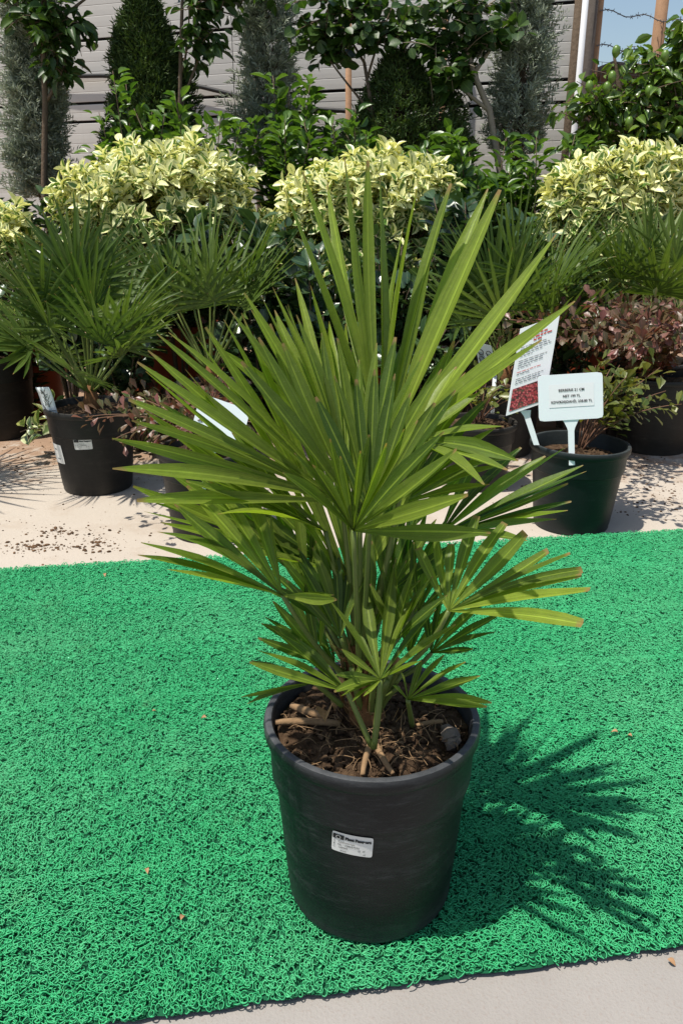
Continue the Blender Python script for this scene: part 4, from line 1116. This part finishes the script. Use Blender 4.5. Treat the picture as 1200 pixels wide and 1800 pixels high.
def background():
    mound(288, 262, 100, 458, 3.45, 'broad cream-variegated bush between the feathery palm and the dark spruce', 'orange pot left of the big palm, under a variegated bush', 21)
    mound(648, 262, 486, 815, 3.5, 'cream-variegated bush straight behind the top of the big palm', 'orange pot hidden behind the big palm', 22)
    mound(1085, 258, 938, 1240, 3.45, 'yellow-variegated bush in front of the lime tree', 'orange pot behind the bronze bushes, under a variegated bush', 23)
    mound(-10, 352, -95, 60, 3.3, 'low cream-variegated bush below the silvery juniper', 'orange pot behind the plain black pot', 24, n=240)

    def S(px, ptop, Y, label, spread, nst, nleaf, nsingle, mat, ll, lw, tpl='oval', name='leafy_shrub', lean=(0, 0), drop=.2, lo=.3, stem='bark', sr=.005, grp=None):
        q = at(px, ptop - 24, Y); nleaf = int(nleaf * 2.5); spread *= 1.15
        shrub(name, (q.x - lean[0], Y, GZ), label, 'shrub', nst, spread, q.z - GZ, ll, lw, mat, tpl, nleaf, nsingle, drop=drop, lean=lean, lo=lo, stem=stem, sr=sr, group=grp)
    # dark, big-leaved shrubs between palms and variegated bushes
    S(395, 350, 3.15, 'dark round-leaved shrub below the left variegated bush', .20, 12, 230, 170, 'dark_leaf', .075, .048, 'round', lo=.45)
    S(300, 400, 3.15, 'dark round-leaved shrub over the orange pot', .16, 8, 130, 90, 'dark_leaf', .07, .046, 'round', lo=.5)
    S(545, 400, 3.0, 'dark round-leaved shrub behind the big palm top', .22, 12, 220, 140, 'dark_leaf', .065, .042, 'round', lo=.4)
    S(835, 335, 3.05, 'dark round-leaved shrub right of the big palm top', .17, 10, 180, 140, 'dark_leaf', .08, .050, 'round', lo=.45)
    S(960, 385, 3.1, 'dark round-leaved shrub above the red-lettered sign', .16, 9, 150, 100, 'dark_leaf', .07, .044, 'round', lo=.4)
    S(690, 430, 3.1, 'low dark shrub hidden behind the big palm', .2, 10, 170, 60, 'dark_leaf', .065, .042, 'round', lo=.3)
    S(90, 430, 3.0, 'dark leafy shrub behind the spreading left palm', .22, 10, 190, 80, 'dark_leaf', .06, .036, 'oval', lo=.35)
    for (x, y, Y, lab) in ((455, 520, 3.05, 'low dark shrub in the gap right of the orange pot'), (570, 560, 2.9, 'low dark shrub in the shade straight behind the big palm'), (740, 560, 2.95, 'low dark shrub left of the dense dark palm'),
                           (1010, 470, 3.15, 'low dark shrub above the bronze bushes'), (200, 560, 3.05, 'low dark shrub under the spreading left palm'), (10, 520, 3.2, 'low dark shrub behind the pale-edged shrub')):
        S(x, y, Y, lab, .24, 12, 190, 50, 'dark_leaf', .06, .04, 'round', lo=.1)
    # brighter shrubs behind the variegated bushes
    BR = dict(mat='bright_leaf', ll=.066, lw=.036, lo=.5, drop=.08)
    S(225, 165, 4.0, 'open bright green shrub rising between spruce and juniper', .17, 7, 120, 100, **BR)
    S(345, 195, 3.95, 'bright green shrub in front of the tall dark spruce', .26, 13, 300, 200, **BR)
    S(498, 160, 4.05, 'tall bright green shrub at the foot of the grey juniper', .20, 13, 330, 220, **BR)
    S(620, 215, 4.0, 'bright green shrub at the foot of the small spruce', .2, 9, 200, 130, **BR)
    S(730, 205, 3.95, 'dense bright green shrub covering the small spruce foot', .28, 14, 360, 220, **BR)
    S(860, 225, 4.0, 'bushy green shrub beside the pale leaning trunk', .24, 14, 380, 240, **BR)
    S(960, 265, 3.9, 'green shrub at the wall corner beside the white pipe', .2, 11, 260, 160, **BR)
    S(30, 285, 3.9, 'dark green shrub in front of the silvery juniper', .2, 10, 220, 130, 'dark_leaf', .06, .036, 'oval')
    S(140, 285, 3.95, 'low green shrub behind the left end of the variegated bush', .18, 9, 180, 110, 'dark_leaf', .055, .032, 'oval')
background()

# ------------------------------------------------------------------ conifers
def spruce(px, apex, Y, label, hw_px, at_y, n, dense=1.0):
    A = at(px, apex, Y); q = at(px + hw_px, at_y, Y); base = (A.x, Y, GZ)
    k = (q.x - A.x) / (A.z - q.z)                     # half width per metre below the apex
    root = empty('spruce', base, label, 'conifer', 'dark dwarf spruces')
    g = Geo(); g.tube([(A.x, Y, GZ), (A.x, Y, A.z * .5), (A.x, Y, A.z - .03)], [.03, .02, .004], 7); g.make('trunk', 'bark', root)
    H = min(1.7, A.z - .15)
    # branch tips on a lumpy cone, each a tuft of needles
    u = RNG.uniform(.0, 1, n) ** .75; a = RNG.uniform(0, 2 * math.pi, n)
    kk = RNG.normal(size=(9, 3)) * np.array([3, 3, 9.0]); ph = RNG.uniform(0, 6, 9)
    U = np.stack([np.cos(a), np.sin(a), u * 2], 1)
    lump = 1 + .24 * np.sin(U @ kk.T + ph).mean(1) * 2.4
    rr = (u ** .72 * H ** .28 * H ** .72 * k + .012) * lump * RNG.uniform(.72, 1.02, n)
    C = np.stack([A.x + rr * np.cos(a), Y + rr * np.sin(a), A.z - u * H], 1)
    out = np.stack([np.cos(a), np.sin(a), np.full(n, .75)], 1)
    m = 8
    Pp = np.repeat(C, m, 0) + RNG.normal(0, .010, (n * m, 3)); D = norm(np.repeat(norm(out), m, 0) + RNG.normal(0, .55, (n * m, 3)))
    leaves_mesh('crown', 'blade', Pp, D, rand_unit(n * m), RNG.uniform(.018, .034, n * m), .0062, np.repeat(np.clip(RNG.normal(.4, .25, n), 0, 1), m), 'spruce_needle', root)
    # twigs that carry the tufts, seen only as the dark inside
    g = Geo()
    for i in range(0, n, 6): g.tube([(A.x, Y, max(.08, C[i][2] - .04)), tuple(C[i])], [.007, .004], 3, False)
    g.make('branches', 'bark', root)

def juniper(px, Y, top, bottom, hw_px, label, n=620, thin=1.0):
    T = at(px, top, Y); Bz = at(px, bottom, Y).z; q = at(px + hw_px, 200, Y); hw = q.x - at(px, 200, Y).x
    base = (T.x, Y, GZ); root = empty('juniper', base, label, 'conifer', 'grey-green feathery junipers')
    g = Geo(); g.tube([(T.x, Y, GZ), (T.x + .02, Y, T.z * .5), (T.x, Y, T.z)], [.028, .02, .006], 7)
    Pp, Dd, tt = [], [], []
    for i in range(n):
        z = RNG.uniform(Bz, T.z); a = RNG.uniform(0, 2 * math.pi); k = (z - Bz) / (T.z - Bz)
        w = hw * 1.2 * (1 - .35 * k) * (0.68 + .48 * math.sin(z * 9 + a * 2) * math.cos(a * 3 + z * 4))
        r0 = w * RNG.uniform(.25, .75)
        p = np.array([T.x + math.cos(a) * r0, Y + math.sin(a) * r0, z]); d = norm(np.array([math.cos(a), math.sin(a), RNG.uniform(.5, 1.7)]))
        l = RNG.uniform(.07, .15)
        if i % 7 == 0: g.tube([(T.x, Y, z - .10), tuple(p)], [.004, .002], 4, False)
        m = 22
        for j in range(m):
            s = j / m; c = p + d * l * s + np.array([0, 0, -.03 * s * s])
            o = norm(np.cross(d, RNG.normal(size=3)))
            Pp.append(c + o * RNG.uniform(0, .008)); Dd.append(norm(d * .7 + o * .8)); 
        tt += [min(1, max(0, RNG.normal(.45, .25)))] * m
    g.make('trunk', 'bark', root)
    Pp, Dd = np.array(Pp), np.array(Dd); N = len(Pp)
    leaves_mesh('crown', 'blade', Pp, Dd, rand_unit(N), RNG.uniform(.016, .034, N), .0055, np.array(tt), 'juniper_spray', root)

spruce(248, -40, 4.5, 'tall dark green cone-shaped spruce against the pale wall', 78, 250, 10500)
spruce(708, 92, 4.45, 'small dark green cone-shaped spruce against the pale wall', 86, 260, 8000)
juniper(38, 4.5, -60, 350, 58, 'dense silvery juniper at the left end of the wall', 2000)
juniper(462, 4.6, -50, 300, 62, 'sparse grey juniper beside the tall spruce', 900)
juniper(925, 4.45, -30, 275, 58, 'feathery grey juniper near the wall corner', 900)

# ------------------------------------------------------------------ broad-leaved trees
def tree(label, trunk, limbs, clusters, Y, mat='tree_leaf', bark='bark', ll=.062, r0=.014, nsingle=160, name='young_tree', group='young trees trained along the wall', tpl='round', lw=.85):
    P_ = [at(x, y, Y) for x, y in trunk]
    base = (P_[0].x, Y, GZ); root = empty(name, base, label, 'tree', group)
    g = Geo(); pts = [Vector(base)] + P_
    g.tube(pts, np.linspace(r0, r0 * .55, len(pts)), 8); g.make('trunk', bark, root)
    for l in limbs:
        Q = [at(x, y, Y + dy) for x, y, dy in l]
        g = Geo(); g.tube(bez(Q[0], Q[1], Q[2], 8), np.linspace(r0 * .55, r0 * .18, 8), 6); g.make('limb', bark, root)
    Pp, Dd, Nn = [], [], []
    g = Geo()
    for (x, y, rx, ry, n) in clusters:
        n = int(n * 1.35)
        c = at(x, y, Y); sx = rx / F * Y; sz = ry / F * Y
        nt = max(2, n // 9)
        for k in range(nt):
            e = np.array(c) + RNG.normal(0, .55, 3) * np.array([sx, .16, sz]); s = np.array(c) + RNG.normal(0, .25, 3) * np.array([sx, .1, sz])
            pts = bez(s, (s + e) / 2 + np.array([0, 0, .03]), e, 6); g.tube(pts, np.linspace(.0035, .0012, 6), 4)
            for j in range(max(1, n // nt)):
                f = random.random() * 4.9; i = int(f); p = pts[i] + (pts[i + 1] - pts[i]) * (f - i)
                o = norm(RNG.normal(size=3) * np.array([1, 1, .4])); Pp.append(p + o * random.uniform(.01, .04)); Dd.append(norm(o + np.array([0, 0, -.35]))); Nn.append(norm(np.array([0, -.5, .9]) + RNG.normal(0, .55, 3)))
    g.make('twigs', bark, root)
    Pp, Dd, Nn = map(np.array, (Pp, Dd, Nn)); n = len(Pp); L = ll * RNG.uniform(.6, 1.15, n)
    foliage(root, tpl, Pp, Dd, Nn, L, L * lw * RNG.uniform(.85, 1.1, n), np.clip(RNG.normal(.4, .28, n), 0, 1), mat, nsingle)
    return root
tree('round-leaved young tree with forked thin trunk beside the small spruce', [(668, 330), (655, 200), (640, 110)], [((640, 110, 0), (615, 70, 0), (590, 20, .1)), ((645, 140, 0), (660, 80, 0), (690, 10, 0)), ((655, 200, 0), (610, 150, .0), (560, 80, 0))],
     [(590, 85, 45, 35, 70), (650, 70, 60, 35, 90), (560, 55, 40, 40, 60), (700, 55, 60, 40, 90), (620, 10, 90, 40, 120)], 4.35, nsingle=200)
tree('round-leaved young tree with a pale leaning trunk by the wall', [(885, 340), (860, 195), (832, 130), (812, 60)], [((832, 130, 0), (860, 90, 0), (880, 60, .1)), ((812, 60, 0), (770, 30, 0), (740, 10, 0)), ((860, 195, 0), (800, 150, .0), (775, 120, 0))],
     [(790, 130, 40, 45, 90), (760, 80, 50, 40, 90), (830, 85, 60, 40, 100), (880, 70, 40, 30, 60), (820, 10, 100, 40, 130), (760, 165, 22, 25, 28)], 4.3, bark='pale_bark', r0=.02, nsingle=220)
tree('shady tree with long dark leaves above the silvery juniper', [(78, 330), (80, 180), (76, 60), (80, -60)], [((80, 180, 0), (110, 140, 0), (118, 90, 0)), ((78, 100, 0), (50, 60, 0), (30, 20, .1)), ((78, 60, 0), (130, 10, 0), (190, -30, 0))],
     [(110, 110, 30, 55, 80), (95, 60, 50, 40, 80), (125, 45, 40, 35, 60), (60, 20, 70, 40, 110), (100, -60, 100, 50, 200)], 4.3, ll=.075, nsingle=160, tpl='oval', lw=.5, r0=.018)
tree('dark many-stemmed tree right of the tall spruce', [(312, 330), (316, 200), (318, 80), (322, -30)], [((316, 180, 0), (345, 130, 0), (362, 55, 0)), ((318, 130, 0), (335, 80, 0), (332, 10, 0)), ((316, 200, 0), (330, 150, .05), (352, 90, 0))],
     [(345, 105, 30, 30, 26), (370, 80, 30, 20, 26), (350, 60, 40, 25, 40), (370, 10, 70, 40, 110), (420, -20, 80, 40, 100), (330, -90, 150, 50, 160)], 4.35, ll=.07, nsingle=110, tpl='oval', lw=.55, r0=.013)

# lime tree on the right with green fruit
def lime_tree():
    Y = 4.05
    r = tree('bushy lime tree with green fruit in front of the wire fence', [(1120, 330), (1115, 260), (1125, 200)],
             [((1115, 260, 0), (1080, 200, 0), (1050, 150, -.05)), ((1125, 200, 0), (1130, 150, 0), (1150, 90, .05)), ((1120, 230, 0), (1170, 190, 0), (1205, 130, 0)), ((1115, 240, 0), (1060, 230, 0), (1025, 210, 0)), ((1090, 180, 0), (1085, 140, 0), (1078, 95, 0))],
             [(1050, 190, 55, 40, 130), (1100, 180, 60, 45, 170), (1150, 150, 55, 50, 170), (1190, 110, 50, 45, 150), (1180, 200, 60, 50, 190), (1120, 240, 70, 40, 190), (1050, 250, 50, 35, 110), (1200, 260, 60, 40, 130), (1082, 110, 16, 22, 14), (1210, 60, 45, 40, 90), (1260, 150, 60, 80, 150)],
             Y, mat='citrus_leaf', ll=.066, r0=.03, nsingle=280, name='lime_tree', group=None, tpl='oval', lw=.5)
    for i, (x, y) in enumerate(((1082, 90), (1168, 98), (1075, 135), (1035, 152), (1066, 154), (1192, 232), (1140, 160), (1105, 215))):
        c = at(x, y, Y - .16); a = np.linspace(0, math.pi, 8)
        g = Geo(); g.lathe([(.017 * math.sin(q) + .0004, -.024 * math.cos(q) - (.004 if q == 0 else 0)) for q in a], c, 12)
        fo = g.make('fruit', 'lime_peel', r)
lime_tree()

# ------------------------------------------------------------------ wall, fence, shed behind
def backdrop():
    # pale sheet-clad wall; its right end is nearer
    E = at(998, 200, 4.75); sl = -.36
    dx = Vector((-1, -sl, 0)); dx = Vector((-1, .36, 0)).normalized()     # runs left and away
    nrm = Vector((-.36, -1, 0)).normalized()
    E = Vector((E.x, 4.95, GZ))
    E = Vector((at(998, 200, 4.95).x, 4.95, GZ))
    Lw = 8.0
    root = empty('sheet_wall', E, 'pale grey wall of horizontal ribbed panels behind the conifers', 'wall')
    zs = []
    z = GZ; k = 0
    # panel courses separated by dark joints
    joints = [at(998, y, 4.95).z for y in (180, 140)]
    edges = [GZ] + joints + [joints[-1] + .36, joints[-1] + .80]
    for i in range(len(edges) - 1):
        z0, z1 = edges[i] + (.008 if i else 0), edges[i + 1] - .008
        nr = max(1, round((z1 - z0) / .062))
        for j in range(nr):
            a, b = z0 + (z1 - z0) * j / nr, z0 + (z1 - z0) * (j + 1) / nr
            for s in range(4):
                u0, u1 = Lw * s / 4 + .002, Lw * (s + 1) / 4 - .002
                p = [E + dx * u0, E + dx * u1]
                lift = nrm * random.uniform(-.0006, .0006)
                prof = [(.0088, a), (.0100, a + .003), (.0104, (a + b) / 2), (.0100, b - .003), (.0088, b)]
                V, Fs = [], []
                for o_, zz in prof:
                    for q in p: V.append((q.x + nrm.x * o_ + lift.x, q.y + nrm.y * o_ + lift.y, zz))
                for m in range(4): Fs.append((2 * m, 2 * m + 1, 2 * m + 3, 2 * m + 2))
                obj('panel', V, Fs, 'wall_panel', root, smooth=False)
    g = Geo(); a = E - nrm * .008; b = a + dx * Lw
    zt = edges[-1]
    g.add([a, b, b - nrm * .2, a - nrm * .2] + [Vector((p.x, p.y, zt)) for p in (a, b, b - nrm * .2, a - nrm * .2)], [(0, 1, 5, 4), (1, 2, 6, 5), (2, 3, 7, 6), (3, 0, 4, 7), (4, 5, 6, 7)])
    g.make('backing_wall', 'dark_gap', root, smooth=False)
    # drooping black hose in front of the wall
    def wall_at(px, py, off=.05):
        d = ray(px, py); O = Vector((0, 0, CH)); P0 = E + nrm * off
        t = (P0 - O).dot(nrm) / d.dot(nrm); return O + d * t
    pts = [wall_at(x, y) for x, y in ((60, 128), (120, 134), (180, 133), (240, 136), (307, 145), (355, 153), (400, 164), (460, 180), (530, 190), (620, 196), (700, 192))]
    V, Fs = tube_geo(pts, .013, 7)
    o = obj('hose', V, Fs, 'rubber', None, pts[0]); tag(o, 'black hose sagging along the pale wall behind the tall spruce', 'hose')
    # stakes against the wall
    for (x, y0, y1, r, m, lab) in ((612, 60, 330, .018, 'timber', 'thin timber stake against the wall left of the small spruce'), (781, 60, 330, .016, 'timber', 'thin timber stake against the wall right of the small spruce'),
                                   (448, 90, 330, .022, 'bark', 'dark timber stake in the sparse grey juniper')):
        p = wall_at(x, y0, .16); zt = p.z
        g = Geo(); g.tube([(p.x, p.y, GZ), (p.x + .004, p.y, zt * .5), (p.x, p.y, zt + .3)], [r, r, r * .95], 8)
        o = g.make('stake', m, None, (p.x, p.y, GZ)); tag(o, lab, 'stake', 'stakes along the wall')
    # corner: white rain pipe, dark and pale posts
    Y = 4.9
    g = Geo(); p = at(1011, 200, 4.8); g.tube([(p.x, 4.8, GZ), (p.x, 4.8, 1.0), (p.x, 4.8, 2.6)], .016, 12); 
    o = g.make('rain_pipe', 'white_pvc', None, (p.x, 4.8, GZ)); tag(o, 'white rain pipe at the right corner of the pale wall', 'pipe')
    for (x, yy, r, m, lab) in ((1002, 4.87, .03, 'bark', 'dark rough post right at the wall corner'), (1020, 5.0, .04, 'grey_timber', 'weathered grey post between the white pipe and the fence'), (1033, 5.1, .028, 'timber', 'pale timber fence post beside the weathered grey post'), (1140, 5.3, .036, 'timber', 'pale timber fence post rising behind the lime tree')):
        p = at(x, 200, yy); g = Geo(); g.tube([(p.x, yy, GZ), (p.x, yy, 1.2), (p.x + .005, yy, 2.7)], [r, r, r * .92], 9)
        o = g.make('fence_post', m, None, (p.x, yy, GZ)); tag(o, lab, 'post', 'posts by the wire fence')
    # wire fence
    p0, p1 = at(1033, 200, 5.1), at(1140, 200, 5.3); d = Vector((p1.x - p0.x, .2, 0))
    root = empty('wire_fence', (p0.x, 5.08, GZ), 'square wire mesh fence with barbed strands against the sky', 'fence')
    f0 = Vector((p0.x, 5.06, 0)); f1 = f0 + d * 4
    L = (f1 - f0).length; g = Geo()
    n = int(L / .05)
    for i in range(n + 1):
        q = f0.lerp(f1, i / n); x = random.gauss(0, .004); g.tube([(q.x + x, q.y, .05), (q.x, q.y, 1.55)], .0014, 3, False)
    for i in range(31):
        z = .05 + i * .05; g.tube([(f0.x, f0.y, z), (f1.x, f1.y, z + random.gauss(0, .004))], .0014, 3, False)
    o = g.make('wire_mesh', 'wire', root); o['kind'] = 'stuff'
    for zz in (at(1090, 86, 5.15).z, at(1090, 70, 5.15).z + .12):
        g = Geo(); k = 40; pts = [(f0.x + (f1.x - f0.x) * i / k, f0.y + (f1.y - f0.y) * i / k, zz + .012 * math.sin(i * 1.1)) for i in range(k + 1)]
        g.tube(pts, .0028, 4, False)
        for i in range(1, k, 1):
            c = np.array(pts[i])
            for s in range(2):
                dd = RNG.normal(size=3); dd = norm(dd) * .016; g.tube([tuple(c - dd), tuple(c + dd)], .0018, 3, False)
        g.make('barbed_strand', 'wire', root)
    # shed behind the lime tree
    root = empty('wooden_shed', at(1130, 300, 6.6), 'brown board shed with a dark pitched roof behind the lime tree', 'shed')
    Y = 6.6; xl, xr = at(1000, 200, Y).x, at(1330, 200, Y).x; zr = at(1065, 122, Y).z; ze = at(1000, 150, Y).z
    xa = at(1066, 122, Y).x
    nb = 22
    for i in range(nb):
        x0 = xl + (xr - xl) * i / nb + .003; x1 = xl + (xr - xl) * (i + 1) / nb - .003; xm = (x0 + x1) / 2
        top = ze + (zr - ze) * max(0, 1 - abs(xm - xa) / (xa - xl)) - .03 if xm < xa else zr - .03 - (xm - xa) * .10
        g = Geo(); g.box((xm, Y, (top + GZ) / 2), ((x1 - x0) / 2, .012, (top - GZ) / 2)); g.make('board', 'brown_boards', root, smooth=False)
    zr2 = zr - (xr - xa) * .10
    for (p, q) in (((xl - .08, ze - .02), (xa, zr)), ((xa, zr), (xr + .1, zr2))):
        g = Geo(); V = [(p[0], Y - .12, p[1]), (q[0], Y - .12, q[1]), (q[0], Y + 2, q[1]), (p[0], Y + 2, p[1])]
        V += [(a, b, c + .035) for a, b, c in V]; g.add(V, [(3, 2, 1, 0), (4, 5, 6, 7), (0, 1, 5, 4), (1, 2, 6, 5), (2, 3, 7, 6), (3, 0, 4, 7)])
        g.make('roof', 'roof_felt', root, smooth=False)
backdrop()

# ------------------------------------------------------------------ debris
def debris():
    rnd = random.Random(9)
    g = Geo()
    def scatter(px, py, sx, sy, n, smax=.007):
        for i in range(n):
            x, y = rnd.gauss(px, sx), rnd.gauss(py, sy)
            p = on_ground(x, y, GZ)
            q = rnd.choice([.0008, .0010, .0012, .0014, .0016, .002, .002, .003, .004, smax * .8]) 
            V, Fs = lump_geo((p.x, p.y, GZ + q * .25), q, flat=.5); g.add(V, Fs)
    scatter(50, 962, 32, 6, 150); scatter(105, 935, 22, 5, 90); scatter(95, 962, 26, 3, 60); scatter(175, 958, 22, 10, 110); scatter(110, 950, 90, 25, 120, .003)
    scatter(60, 810, 70, 25, 260, .006); scatter(120, 770, 80, 30, 200); scatter(290, 810, 40, 25, 160); scatter(1150, 850, 40, 22, 220, .006); scatter(1160, 890, 40, 16, 90, .006)
    scatter(880, 870, 60, 30, 60, .005); scatter(150, 740, 150, 30, 160); scatter(1000, 840, 120, 40, 60, .004); scatter(150, 900, 120, 40, 50, .003)
    o = g.make('soil_crumbs', 'soil_crumb', None, (0, 2.2, GZ), smooth=False); tag(o, 'spilled brown soil crumbs scattered on the pale concrete', 'soil', kind='stuff')
    # dry leaf flakes on the mat
    TV, TF, TU = TPL['oval']
    labs = ('pale dry leaf flake on the open mat left of the pot', 'tiny yellow straw curl on the mat left of the pot', 'small brown leaf flake on the mat near its back edge', 'crumpled brown flake on the mat behind the pot',
            'dry flake on the mat at the front left of the pot', 'pale straw flake on the mat right of the pot', 'cream flake on the mat near the palm shadow', 'brown flake on the paving beside the mat')
    for (px, py, l), lab in zip(((363, 1261, .010), (259, 1526, .008), (185, 1008, .010), (268, 1250, .007), (318, 1617, .010), (1085, 1287, .010), (1110, 1294, .009), (1172, 1686, .010)), labs):
        z = .001 if py < 1670 else GZ
        p = on_ground(px, py, z + .001)
        me = mesh_np('leaf_flake', TV * np.array([l, l * .7, l * 2]), TF, 'dry_leaf', uv=TU)
        o = bpy.data.objects.new('leaf_flake', me); COL.objects.link(o); o.location = p; o.rotation_euler = (rnd.uniform(-.2, .2), rnd.uniform(-.1, .2), rnd.uniform(0, 6)); tag(o, lab, 'leaf flake', 'dry flakes on the mat')
debris()
